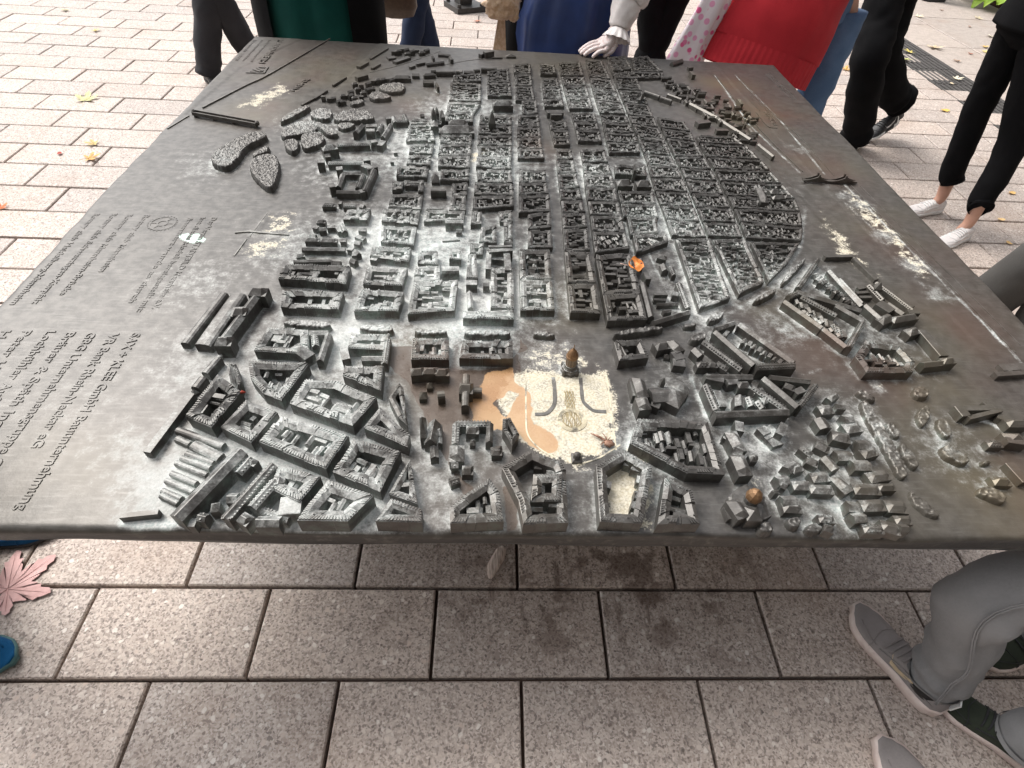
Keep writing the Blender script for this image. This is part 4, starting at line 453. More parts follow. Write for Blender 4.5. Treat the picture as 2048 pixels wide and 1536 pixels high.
for P, h, d, rise, fill, dorm, skip in BLK:
    P = [(x, max(y, 2.0)) for x, y in P]
    if area(P) < 0: P = P[::-1]
    if area(P) < 60: continue
    n = len(P); per = sum((Vector(b)-Vector(a)).length for a, b in zip(P, P[1:]+P[:1])); mw = 2*area(P)/per*1.0
    d = min(d*1.35, mw*.66); rise *= .80
    In = offset(P, d); Ri = offset(P, d*.48)
    bi = len(blocks); blocks.append(MB()); cu = sum(p[0] for p in P)/n; cv = sum(p[1] for p in P)/n
    near = pxm(cu, cv)
    big = 15 if cv > 1100 else 19
    for i in range(n):
        A, Bp = Vector(P[i]), Vector(P[(i+1) % n]); L = (Bp-A).length
        if L < 3: continue
        k = max(1, round(L/big/rg.uniform(.8, 1.3))); ts = [0]+sorted(min(.97, max(.03, (j+rg.uniform(-.25, .25))/k)) for j in range(1, k))+[1]
        i2 = (i+1) % n; lp = lambda Q, t: (Q[i][0]+(Q[i2][0]-Q[i][0])*t, Q[i][1]+(Q[i2][1]-Q[i][1])*t)
        e = (Bp-A)/L; nx = Vector((e.y, -e.x))
        for t0, t1 in zip(ts, ts[1:]):
            hh = h+rg.uniform(-1.6, 1.6)*(1 if rg.random() < .8 else 2.2); rr = rise*rg.uniform(.7, 1.15); rk = rg.choice([.42, .5, .5, .58])
            mb = MB()
            def sec(t):
                o, q, m_ = lp(P, t), lp(Ri, t), lp(In, t); mx = (o[0]+(m_[0]-o[0])*rk, o[1]+(m_[1]-o[1])*rk)
                return [mmv(*o, -1), mmv(*o, hh), mmv(*mx, hh+rr), mmv(*m_, hh-1.2), mmv(*m_, -1)]
            prism(mb, sec(t0+.004*(t0 > 0)), sec(t1))
            if dorm and rg.random() < .72:     # dormer windows along the street side of the roof
                seg = L*(t1-t0); nd = int(seg/(4.2 if h < 20 else 5.0)); ww = 1.35 if h < 20 else 1.7
                for q in range(nd):
                    t = t0+(t1-t0)*(q+.5)/max(1, nd); o = Vector(lp(P, t)); m_ = Vector(lp(In, t)); dirn = (m_-o); dl = dirn.length or 1; dirn /= dl
                    p0 = o+dirn*dl*.07; p1 = o+dirn*dl*.42; z0 = hh+rr*.12; z1 = hh+rr*.95
                    vs = [mmv(*(p0-e*ww), hh-.5), mmv(*(p0+e*ww), hh-.5), mmv(*(p0+e*ww*.9), z1), mmv(*(p0-e*ww*.9), z1), mmv(*(p1-e*ww), z1*.0+hh), mmv(*(p1+e*ww), hh), mmv(*(p1+e*ww*.8), z1+.2), mmv(*(p1-e*ww*.8), z1+.2)]
                    mb.add(vs, [(0, 1, 2, 3), (3, 2, 6, 7), (1, 5, 6, 2), (0, 3, 7, 4)])
            if rg.random() < .35 and h > 16:
                o = Vector(lp(Ri, (t0+t1)/2)); mb.box(mmv(o.x, o.y, hh+rr-1), .0022, .0022, .0035)
            c = lp(Ri, (t0+t1)/2); houses.append((L*(t1-t0)*pxm(*c), bi, mb))
    # the yards: back wings and sheds
    if fill > 0 and area(In) > 30:
        Ai = area(In); xs = [p[0] for p in In]; ys = [p[1] for p in In]; k = int(Ai/(150 if h < 20 else 300)*fill)+1
        longest = max(range(n), key=lambda i: (Vector(In[(i+1) % n])-Vector(In[i])).length); e = (Vector(In[(longest+1) % n])-Vector(In[longest])).normalized()
        def inside(p, Q):
            return all((b[0]-a[0])*(p[1]-a[1])-(b[1]-a[1])*(p[0]-a[0]) > 0 for a, b in zip(Q, Q[1:]+Q[:1]))
        tries = 0
        while k > 0 and tries < 400:
            tries += 1; p = (rg.uniform(min(xs), max(xs)), rg.uniform(min(ys), max(ys)))
            if not inside(p, In): continue
            k -= 1; dd = e if rg.random() < .25 else Vector((-e.y, e.x)); q = rg.uniform(-.06, .06); dd = Vector((dd.x-q*dd.y, dd.y+q*dd.x)).normalized()
            sc = 1 if h < 20 else 1.5
            l = rg.uniform(8, 22)*sc; a = Vector(p)-dd*l/2; b = Vector(p)+dd*l/2
            for _ in range(6):
                if inside(a, P) and inside(b, P): break
                l *= .7; a = Vector(p)-dd*l/2; b = Vector(p)+dd*l/2
            hq = h*rg.uniform(.45, .92); w_ = rg.uniform(4.2, 7.5)*sc
            wing(blocks[bi], a, b, w_, hq, w_*rg.uniform(.22, .5), rg.choice('gggff'), rg)
houses.sort(key=lambda x: -x[0])
singles = [x for x in houses[:292]]
for _, bi, mb in houses[292:]: blocks[bi].add(mb.v, mb.f)
bobj = {}
for bi, mb in enumerate(blocks):
    if not mb.v: # all its houses stand alone: give the block its yard floor
        P = BLK[bi][0]; mb.add([mmv(p[0], max(p[1], 2), .5) for p in P], [tuple(range(len(P)))])
    bobj[bi] = cast(mb, 'city_block')
for _, bi, mb in singles: cast(mb, 'row_house', bobj[bi])
WNG = sorted(((Vector(a)-Vector(b)).length*pxm(*a)+w_*pxm(*a)*.5, a, b, w_, h, r, k) for a, b, w_, h, r, k in WNG)[::-1]
sm = MB()
for i, (s_, a, b, w_, h, r, k) in enumerate(WNG):
    mb = MB() if i < 285 else sm
    wing(mb, (a[0], max(a[1], 4)), (b[0], max(b[1], 4)), w_, h, r, k, rg)
    if i < 285:
        if k in 'gh' and h > 15 and rg.random() < .6 and (Vector(a)-Vector(b)).length > 14 and w_ < 20:   # dormers
            A, Bv = Vector(a), Vector(b); L = (Bv-A).length; e = (Bv-A)/L; nn = Vector((-e.y, e.x)); nd = int(L/6)
            for sgn in (-1, 1):
                for q in range(1, nd):
                    c = A+e*L*q/nd+nn*sgn*w_*.33; mb.box(mmv(c.x, max(c.y, 3), h), .0024, .003, .001*r*.75, math.atan2(e.y, e.x))
        cast(mb, 'building')
tag(cast(sm, 'small_buildings'), kind='stuff')
# trees cast as lumpy masses: a bumpy crown with steep sides
for P, h, lump in [([(-889,1557),(-813,1705),(-828,1740),(-855,1700),(-902,1606)],18,1),([(-878,1518),(-813,1600),(-753,1548),(-748,1509),(-839,1444),(-864,1465)],18,1),([(-815,1604),(-748,1587),(-676,1521),(-673,1490),(-709,1486),(-741,1538)],16,1),([(-800,1487),(-741,1509),(-710,1474),(-707,1413),(-757,1364),(-780,1406)],18,1),([(-846,1436),(-795,1441),(-780,1391),(-783,1340),(-821,1365)],18,1),([(-813,1674),(-786,1713),(-738,1710),(-726,1667),(-728,1606),(-795,1624)],16,1),([(-722,1650),(-678,1718),(-612,1717),(-571,1668),(-570,1633),(-657,1606),(-710,1608)],16,1),([(-703,1589),(-636,1605),(-627,1572),(-672,1535)],14,1),([(-691,1783),(-661,1825),(-637,1818),(-632,1790),(-672,1761)],12,1),([(-630,1873),(-598,1913),(-533,1866),(-537,1841),(-610,1816)],14,1),([(-612,1958),(-552,2010),(-503,2006),(-490,1964),(-499,1911),(-565,1902)],14,1),([(-1048,1312),(-975,1474),(-913,1480),(-902,1441),(-949,1371),(-945,1286),(-959,1216),(-1012,1233)],20,1),([(-919,1321),(-886,1400),(-867,1351),(-907,1298)],16,1),([(-909,1266),(-883,1316),(-835,1321),(-800,1231),(-786,1103),(-819,1110),(-886,1200)],20,1),([(-605,515),(-550,521),(-496,517),(-490,497),(-545,497),(-599,500)],18,1),([(-432,510),(-356,513),(-347,496),(-356,487),(-425,490)],18,1),([(-302,498),(-263,502),(-225,501),(-223,488),(-262,483),(-300,485)],18,1),([(-187,500),(-128,507),(-78,505),(-78,488),(-128,485),(-186,485)],18,1),([(-25,508),(1,511),(27,506),(28,494),(0,491),(-26,495)],14,1),([(164,510),(226,529),(291,541),(294,525),(232,510),(169,494)],18,0),([(347,555),(382,558),(379,543),(347,537)],14,0),([(653,728),(706,796),(767,851),(771,842),(718,780),(661,721)],16,1),([(552,652),(599,691),(633,706),(633,692),(591,659),(556,642)],16,1),([(411,572),(430,594),(458,602),(463,591),(439,568),(411,558)],16,1),([(350,505),(375,519),(394,514),(392,501),(366,484),(349,487)],18,0),([(831,361),(854,368),(868,353),(857,336),(835,327),(821,339)],12,0),([(799,285),(821,308),(842,310),(831,282),(799,249),(791,261)],12,0),([(833,270),(860,282),(855,236),(838,222),(822,227)],12,0),([(801,199),(831,207),(848,168),(842,158),(824,154),(796,174)],14,0),([(872,166),(886,170),(896,167),(888,157),(868,156)],12,0),([(824,102),(853,111),(875,84),(860,68),(843,73),(819,89)],12,0),([(688,343),(709,356),(733,328),(723,317),(703,323)],12,0),([(682,316),(706,323),(706,274),(709,210),(706,139),(693,121),(676,122),(680,177),(678,242)],12,0),([(712,255),(731,267),(740,236),(727,217),(712,228)],12,0),([(714,199),(734,210),(739,157),(722,141),(712,157)],12,0),([(684,96),(691,96),(709,65),(720,44),(714,38),(696,41),(676,68)],8,0),([(413,28),(434,38),(444,28),(435,10),(418,10)],14,0),([(445,17),(465,24),(479,18),(474,5),(445,3)],12,0),([(362,20),(377,26),(388,17),(382,1),(362,-1),(356,8)],16,0)]:
    pts = [Vector(p) for p in (P if area(P) > 0 else P[::-1])]
    for _ in range(2):
        q = []
        for a, b in zip(pts, pts[1:]+pts[:1]): q += [a*.75+b*.25, a*.25+b*.75]
        pts = q
    P = [tuple(p) for p in pts]; xs = [p[0] for p in P]; ys = [p[1] for p in P]; st = 1.5 if max(xs)-min(xs) < 170 else 1.9
    gx, gy = np.meshgrid(np.arange(min(xs)-4, max(xs)+4, st), np.arange(min(ys)-4, max(ys)+4, st))
    wx, wy = gx+2.0*(fbm(gx, gy, .09, 71)-.5)*2, gy+2.0*(fbm(gx, gy, .09, 73)-.5)*2
    dd = (polyfield(wx/1000, wy/1000, P, 8.)-.5)*16          # signed distance, mm
    sc = .26 if lump else .12
    k1 = vnoise(gx, gy, sc, 81); k2 = vnoise(gx, gy, sc*2.0, 83); k3 = vnoise(gx+50, gy, sc*.45, 87)
    bump = (1-np.abs(k1-.5)*2)*(3.4 if lump else 4.2)+k2*(1.8 if lump else 1.0)+k3*3
    hh = np.where(dd > 0, (h-4)*np.clip(dd/2.2, 0, 1)**.55+bump*np.clip(dd/2.5, .15, 1), -1.0)
    ny, nx = gx.shape; use = {}; vs = []; fs = []
    inn = dd > -st*1.2
    def vi(r_, c_):
        if (r_, c_) not in use: use[(r_, c_)] = len(vs); vs.append(mmv(gx[r_, c_], gy[r_, c_], hh[r_, c_]))
        return use[(r_, c_)]
    cell = (dd[:-1, :-1] > 0) | (dd[1:, :-1] > 0) | (dd[:-1, 1:] > 0) | (dd[1:, 1:] > 0)
    for r_, c_ in zip(*np.nonzero(cell)): fs.append((vi(r_, c_), vi(r_, c_+1), vi(r_+1, c_+1), vi(r_+1, c_)))
    mb = MB(); mb.add(vs, fs, True); cast(mb, 'tree_group')
# ---- special pieces
def lathe(mb, c, prof, n=16, fl=None):
    vs = []; m_ = len(prof)
    for r, z in prof:
        for k in range(n):
            a = 2*PI*k/n; q = fl(k, r) if fl else 1
            vs.append(mmv(c[0]+r*q*math.cos(a), c[1]+r*q*math.sin(a), z))
    fs = [(i*n+k, i*n+(k+1) % n, (i+1)*n+(k+1) % n, (i+1)*n+k) for i in range(m_-1) for k in range(n)]+[tuple(range((m_-1)*n, m_*n))]
    mb.add(vs, fs)
WT = (53.8, 395.3)
mb = MB(); lathe(mb, WT, [(21, -1), (21, 7), (19, 9), (18, 13), (16.5, 14)], 8); lathe(mb, WT, [(15.5, 10), (15.5, 16), (14, 18), (13.2, 22)], 24)
for k in range(4):
    a = PI/4+k*PI/2; lathe(mb, (WT[0]+20*math.cos(a), WT[1]+20*math.sin(a)), [(5, -1), (5, 11), (2.5, 15), (.5, 17)], 8)
tower = cast(mb, 'water_tower')
mb = MB(); lathe(mb, WT, [(12, 20), (12.2, 44)], 24, lambda k, r: 1.04 if k % 2 else .95); cast(mb, 'tower_shaft', tower, M_CU2)
mb = MB(); lathe(mb, WT, [(12.4, 43), (13.6, 45), (13.6, 49), (12.8, 50)], 20); lathe(mb, WT, [(12.6, 50), (12.2, 54), (9.5, 60), (6, 65), (2.4, 69), (1.0, 73), (.9, 80), (.2, 82)], 12); cast(mb, 'tower_roof', tower, M_CU)
DC = (353.7, 58.2)
mb = MB(); lathe(mb, DC, [(34, -1), (33, 16), (26, 19), (22, 20)], 9, lambda k, r: 1+.12*(k % 3)); lathe(mb, DC, [(13.5, 18), (13.5, 34), (12, 36)], 12); dome = cast(mb, 'domed_church')
mb = MB(); lathe(mb, DC, [(13.2, 35), (14.2, 37), (14.2, 44), (12.5, 50), (8, 56), (3, 60), (.6, 63)], 8); cast(mb, 'church_dome', dome, M_CU)
mb = MB(); FH = (278.4, 326.5); lathe(mb, FH, [(26, -1), (26, 24), (23, 27), (12, 35), (2, 38)], 18); cast(mb, 'hall_apse')
for name, c in [('round_pavilion', (398.0, 161.1)), ('round_pavilion', (46.7, 159.0))]:
    mb = MB(); lathe(mb, c, [(8, -1), (8, 14), (6, 18), (2, 21)], 9); cast(mb, name)
# bridges
def bar(mb, a, b, w_, z0, z1): 
    a, b = Vector(a), Vector(b); e = (b-a).normalized(); n_ = Vector((-e.y, e.x))*w_/2
    vs = [mmv(*(p+s_*n_), z) for z in (z0, z1) for p, s_ in ((a, -1), (b, -1), (b, 1), (a, 1))]
    mb.add(vs, [(3, 2, 1, 0), (4, 5, 6, 7), (0, 1, 5, 4), (1, 2, 6, 5), (2, 3, 7, 6), (3, 0, 4, 7)])
(a, b) = ((-1215.5, 1625.8), (-969.1, 1555.8))
mb = MB(); bar(mb, a, b, 24, 6, 12)
for t in (.02, .32, .62, .97):
    p = Vector(a)*(1-t)+Vector(b)*t; bar(mb, p-Vector((3, 0)), p+Vector((3, 0)), 22, -1, 7)
br = cast(mb, 'river_bridge')
for s_ in (-1, 1):
    e = (Vector(b)-Vector(a)).normalized(); n_ = Vector((-e.y, e.x))*10*s_; mb = MB(); bar(mb, Vector(a)+n_, Vector(b)+n_, 3.2, 11.5, 18); cast(mb, 'bridge_parapet', br)
mb = MB()
for p in (a, b): lathe(mb, p, [(7, 8), (7, 19), (4, 22), (1, 24)], 8)
cast(mb, 'bridge_towers', br)
(a, b) = ((952.1, 1332.3), (1144.2, 1335.1))
mb = MB(); bar(mb, a, b, 16, 4, 8); br = cast(mb, 'suspension_bridge')
A, Bv = Vector(a), Vector(b); e = (Bv-A).normalized(); nn = Vector((-e.y, e.x))
for s_ in (-1, 1):
    mb = MB(); prof = []
    for q in range(33):
        t = q/32; z = 8+16*abs(math.cos(t*2*PI*1.0)) if .25 <= t <= .75 else 8+16*max(0, 1-abs(t-.25)/.25 if t < .5 else 1-abs(t-.75)/.25)
        z = 9+ (15*((t-.5)/.25)**2 if .25 <= t <= .75 else 15*max(0, 1-abs((t-.25) if t < .5 else (t-.75))/.25)**1.6)
        prof.append((t, z))
    for (t0, z0), (t1, z1) in zip(prof, prof[1:]):
        p, q = A.lerp(Bv, t0)+nn*7*s_, A.lerp(Bv, t1)+nn*7*s_; k = nn*1.2
        mb.add([mmv(*(p-k), 5), mmv(*(q-k), 5), mmv(*(q+k), 5), mmv(*(p+k), 5), mmv(*(p-k), z0), mmv(*(q-k), z1), mmv(*(q+k), z1), mmv(*(p+k), z0)], [(3, 2, 1, 0), (4, 5, 6, 7), (0, 1, 5, 4), (2, 3, 7, 6)])
    for t in (.25, .75):
        p = A.lerp(Bv, t)+nn*7*s_; mb.box(mmv(p.x, p.y, 4), .006, .005, .026)
    cast(mb, 'bridge_cable', br)
# raised bank lines, streets and paths
for name, line, w_, z in [('river_bank', [(-1214.5, 1696.8), (-1129.9, 1926.3), (-1070.8, 2068.3), (-923.0, 2555.8)], 4, 3), ('river_bank', [(-1266.4, 1508.7), (-1235.6, 1622.1)], 4, 3), ('bank_line', [(917.4, 2349.0), (929.1, 1917.1), (951.2, 1637.2), (982.3, 1408.2)], 3, 1.6), ('bank_line', [(1022.4, 2351.3), (1047.4, 1947.0), (1082.7, 1695.2), (1088.9, 1384.8)], 3, 1.6), ('bank_line', [(1120.4, 1323.3), (1140.9, 1041.9), (1161.0, 765.5), (1173.8, 498.0)], 4, 2), ('bank_line', [(1154.7, 1319.3), (1181.3, 936.0), (1196.5, 680.6), (1205.7, 525.9)], 3, 1.4), ('bank_line', [(1014.2, 2117.9), (1055.9, 1760.8), (1070.4, 1465.6)], 2.5, 1.2), ('railway_line', [(-667.1, 2145.9), (-551.5, 2256.4), (-388.2, 2464.6)], 4, 1.5), ('railway_line', [(-395.6, 2261.3), (-264.6, 2353.6), (-172.8, 2395.2), (-30.8, 2438.6)], 4, 1.5), ('harbour_mole', [(-837.2, 887.7), (-798.8, 895.3), (-735.9, 889.7), (-690.4, 887.9)], 6, 3), ('path_edge', [(15.2, 374.2), (16.0, 337.4), (13.5, 300.7), (3.8, 281.3), (-8.4, 270.2), (-29.5, 268.3)], 8, 1.6), ('path_edge', [(76.5, 373.3), (75.3, 339.4), (75.4, 308.1), (84.4, 291.8), (96.0, 281.2), (121.3, 279.2)], 8, 1.6), ('square_edge', [(-44.4, 388.8), (-48.3, 266.4), (-45.9, 215.1), (-23.3, 181.5), (5.1, 162.1)], 3, 0.9), ('square_edge', [(136.6, 386.0), (132.7, 285.0), (128.6, 182.6)], 3, 0.9), ('square_edge', [(47.8, 145.6), (94.1, 164.0), (138.5, 194.9)], 3, 1.2), ('canal_edge', [(-793.0, 876.0), (-780.1, 998.5)], 3, 1.0), ('canal_edge', [(-805.7, 781.2), (-797.8, 861.0)], 3, 1.0), ('bridge_ramp', [(1085.8, 432.1), (1174.2, 441.8)], 22, 12), ('quay_edge', [(998.1, 2031.6), (1001.9, 1941.5)], 3, 1.2), ('quay_edge', [(980.8, 1923.4), (983.2, 1790.2), (1018.0, 1770.5)], 3, 1.2)]:
    mb = MB(); pts = spline([Vector((p[0], p[1], 0)) for p in line], 8)
    for i in range(len(pts)-1):
        p, q = pts[i], pts[i+1]; bar(mb, (p.x, p.y), (q.x, q.y), w_*(1+.25*noise.noise(Vector((p.x*.05, p.y*.05, 0)))), -1, z)
    cast(mb, name, TAB, M_CRM if name == 'square_edge' else M_BR)
# park of the tower square: sunken basins and ripples
mb = MB(); (fx, fy), fr = ((47.0, 255.9), 23.0)
for k in range(4): 
    r = fr*(1+.10*k); pts = [(fx+r*math.cos(a), fy+r*.98*math.sin(a), 0) for a in [2*PI*i/48 for i in range(49)]]
    mb.tube([mmv(x, y, .9) for x, y, _ in pts], .0010, 5, False)
cast(mb, 'basin_rim', TAB, M_CRM)
mb = MB()
for k in range(13):
    x0 = -1+k/6; pts = []
    for i in range(40):
        t = i/39; yy = fy-fr*.86+t*fr*4.3; inside_ = math.sqrt(max(0, 1-((yy-fy)/fr)**2)) if yy < fy+fr*.8 else 0
        wd = max(fr*.86*inside_, fr*.42 if yy > fy else 0)
        pts.append(mmv(fx+x0*wd+1.3*math.sin(yy*.16+k*1.7)+.8*math.sin(yy*.37+k), yy, .9))
    mb.tube(pts, .0007, 5, False)
tag(cast(mb, 'water_ripples', TAB, M_RIP), kind='stuff')
# lettering
def text(name, s, p, q, size, up_side=1, mat=None, ext=.0016, fit=True, parent=TAB):
    """raised letters running from p to q (mm)"""
    cu = bpy.data.curves.new(name, 'FONT'); cu.body = s; cu.size = size*.001; cu.extrude = ext; cu.resolution_u = 3; cu.offset = size*.001*.012; cu.bevel_depth = size*.001*.012; cu.bevel_resolution = 0
    t = bpy.data.objects.new(name, cu); C.objects.link(t)
    dg = bpy.context.evaluated_depsgraph_get(); dg.update(); me = bpy.data.meshes.new_from_object(t.evaluated_get(dg)); bpy.data.objects.remove(t); bpy.data.curves.remove(cu)
    xs = [v.co.x for v in me.vertices]; w0 = max(xs)-min(xs); d_ = Vector(q)-Vector(p); L = d_.length*.001; k = L/w0 if fit else 1
    e = d_.normalized(); n_ = Vector((-e.y, e.x))
    for v in me.vertices:
        x, y, z = v.co.x-min(xs), v.co.y, v.co.z; x *= k
        v.co = (p[0]*.001+e.x*x+n_.x*y, p[1]*.001+e.y*x+n_.y*y, TZ+z+ext*.55)
    me.name = name; paint(me); return obj(name, me, mat or M_PL, parent)
for s, p, q, sz in [('SAX + KLEE GmbH Bauunternehmung', (-931.1, 476.1), (-931.1, 34), 27), ('VR Bank Rhein-Neckar eG', (-977.0, 474.1), (-977.0, 162), 27), ('GBG Unternehmensgruppe GmbH', (-1026.3, 475.2), (-1026.3, 60), 27), ('Bräuer & Späth Ingenieure', (-1071.5, 474.9), (-1071.5, 100), 27), ('Lochbühler Aufzüge GmbH', (-1115.2, 476.3), (-1115.2, 120), 27), ('Peter Hofmann', (-1165.3, 475.7), (-1165.3, 240), 27), ('Hofmann Bau GmbH', (-1209.0, 473.8), (-1209.0, 140), 27), ('Rotary club Mannheim', (-1109.5, 960.1), (-1109.5, 694), 21), ('Rotary club Mannheim-Brücke', (-1155.7, 959.2), (-1155.7, 600), 21), ('Rotary club Schwetzingen-Kurpfalz', (-1199.0, 961.2), (-1199.0, 565), 21), ('Rotary club Heidelberg-Mannheim', (-1245.1, 957.7), (-1245.1, 560), 21), ('Der Verein STADTBILD Mannheim e.V.', (-924.6, 960.7), (-924.6, 560), 21), ('hat dieses Modell bereitgestellt mit:', (-954.4, 958.5), (-954.4, 548), 19), ('finanziert wurde es durch', (-986.7, 956.1), (-986.7, 580), 19), ('MANNHEIM', (-1153.9, 2499.9), (-1153.9, 2190), 38), ('Modell der Innenstadt um 1900', (-1193.7, 2492.8), (-1193.7, 2200), 16), ('mit Friedrichsplatz und Schloss', (-1226.6, 2487.0), (-1226.6, 2200), 16), ('Massstab 1:800', (-1259.5, 2481.2), (-1259.5, 2200), 20), ('RHEIN', (-915.1, 2039.3), (-948.3, 1903.6), 30), ('NECKAR', (1014.2, 1932.6), (1011.4, 1793.4), 26), ('Stadtmodell Mannheim', (1177.9, 2400.5), (1199.5, 2085.3), 14), ('Bronze, gegossen', (1198.3, 2416.9), (1218.4, 2099.1), 14)]: text('inscription', s, p, q, sz, ext=.0006 if sz < 22 else .0008)
# round gear emblem beside the club names
(gx, gy), gr_ = ((-1045.4, 920.7), 35.1)
mb = MB()
for ro, ri in ((1., .86), (.42, .3)):
    for i in range(48):
        a0, a1 = 2*PI*i/48, 2*PI*(i+1)/48; q = [(gx+gr_*r*math.cos(a), gy+gr_*r*math.sin(a)) for a, r in ((a0, ri), (a0, ro), (a1, ro), (a1, ri))]
        mb.add([mmv(*p, -.5) for p in q]+[mmv(*p, 1.2) for p in q], [(4, 5, 6, 7), (0, 1, 5, 4), (1, 2, 6, 5), (2, 3, 7, 6), (3, 0, 4, 7)])
for i in range(24):
    a = 2*PI*i/24; c = (gx+gr_*1.07*math.cos(a), gy+gr_*1.07*math.sin(a)); mb.box(mmv(*c, -.5), .0034, .0032, .0017, a)
for i in range(6):
    a = 2*PI*i/6; p, q = (gx+gr_*.38*math.cos(a), gy+gr_*.38*math.sin(a)), (gx+gr_*.9*math.cos(a), gy+gr_*.9*math.sin(a)); bar(mb, p, q, 3.2, -.5, 1.1)
cast(mb, 'gear_emblem', TAB, M_PL)
# castle emblem in the far corner
mb = MB()
for a, b, w_ in [((-1171.1, 2069.5), (-1095.9, 2074.8), 4), ((-1098.4, 2074.5), (-1102.1, 2149.0), 8), ((-1154.2, 2113.7), (-1115.7, 2089.6), 10), ((-1143.4, 2130.4), (-1107.8, 2098.2), 8), ((-1137.9, 2138.9), (-1108.0, 2135.8), 5), ((-1155.7, 2083.6), (-1134.0, 2080.9), 8)]: bar(mb, a, b, w_, -.5, 1.6)
cast(mb, 'castle_emblem')
# pedestal under the plate
mb = MB()
for sx in (-.62, .62):
    for y in (.55, TLEN-.62): mb.box((sx, y, 0), .16, .16, TZ-.05)
legs = [MB() for _ in range(4)]
for L, (sx, y) in zip(legs, [(sx, y) for sx in (-.62, .62) for y in (.62, TLEN-.62)]):
    L.box((sx, y, 0), .34, .34, .03); L.box((sx, y, .03), .16, .16, TZ-.079, 0, .9); build(L, 'table_leg', M_BR, TAB)
# ------------------------------------------------------------------ people
SKIN = NT('skin'); _p = SKIN.pos(); SKIN.set(SKIN.b.inputs['Base Color'], SKIN.mix(SKIN.noise(_p, 30, 4), c4(.50, .27, .19), c4(.60, .36, .27)))
SKIN.set(SKIN.b.inputs['Roughness'], .5); SKIN.set(SKIN.b.inputs['Subsurface Weight'], .08); SKIN.bump(SKIN.noise(_p, 300, 3), .1, .001); SKIN = SKIN.m
M_HAIR = simple('hair', (.05, .035, .025), .6, (.10, .07, .05), 200)
def V(*a): return Vector(a[0] if len(a) == 1 else a)
def skinmesh(name, chains, mat, parent, sub=1):
    """one continuous skinned figure from joint chains [(point, radius), ...]; equal points are joined"""
    vs, es, rs, key = [], [], [], {}
    def vid(p, r):
        k = tuple(round(x, 4) for x in p)
        if k not in key: key[k] = len(vs); vs.append(tuple(p)); rs.append(r)
        return key[k]
    for ch in chains:
        ids = [vid(p, r) for p, r in ch]; es += [(a, b) for a, b in zip(ids, ids[1:]) if a != b]
    me = bpy.data.meshes.new(name); me.from_pydata(vs, es, []); me.update()
    o = obj(name, me, mat, parent)
    md = o.modifiers.new('skin', 'SKIN'); md.use_smooth_shade = True
    if not me.skin_vertices: 
        bm = bmesh.new(); bm.from_mesh(me); bm.verts.layers.skin.verify(); bm.to_mesh(me); bm.free()
    for i, r in enumerate(rs):
        q = r if isinstance(r, tuple) else (r, r); me.skin_vertices[0].data[i].radius = q; me.skin_vertices[0].data[i].use_root = (i == 0)
    s_ = o.modifiers.new('sub', 'SUBSURF'); s_.levels = sub; s_.render_levels = sub
    return o
def hand_chains(w, d, up, r=.5, k=1.0):
    """palm and five separate, slightly curled fingers"""
    d = d.normalized(); side = d.cross(up).normalized(); up = side.cross(d).normalized(); out = []
    palm = w+d*.045*k; out.append([(w, .026*k), (palm, (.036*k, .016*k))])
    for i, (off, L) in enumerate([(-.030, .068), (-.010, .078), (.010, .073), (.029, .057)]):
        b = w+d*.088*k+side*off*k; c1 = b+d*L*.5*k-up*.006; c2 = b+d*L*.85*k-up*.022*r; c3 = b+d*L*1.0*k-up*.04*r
        out.append([(palm, (.036*k, .016*k)), (b, .0105*k), (c1, .0095*k), (c2, .0085*k), (c3, .007*k)])
    b = w+d*.03*k-side*.036*k; out.append([(w+d*.012*k, .022*k), (b, .013*k), (b+d*.035*k-side*.018*k-up*.01, .011*k), (b+d*.06*k-side*.022*k-up*.018, .008*k)])
    return out
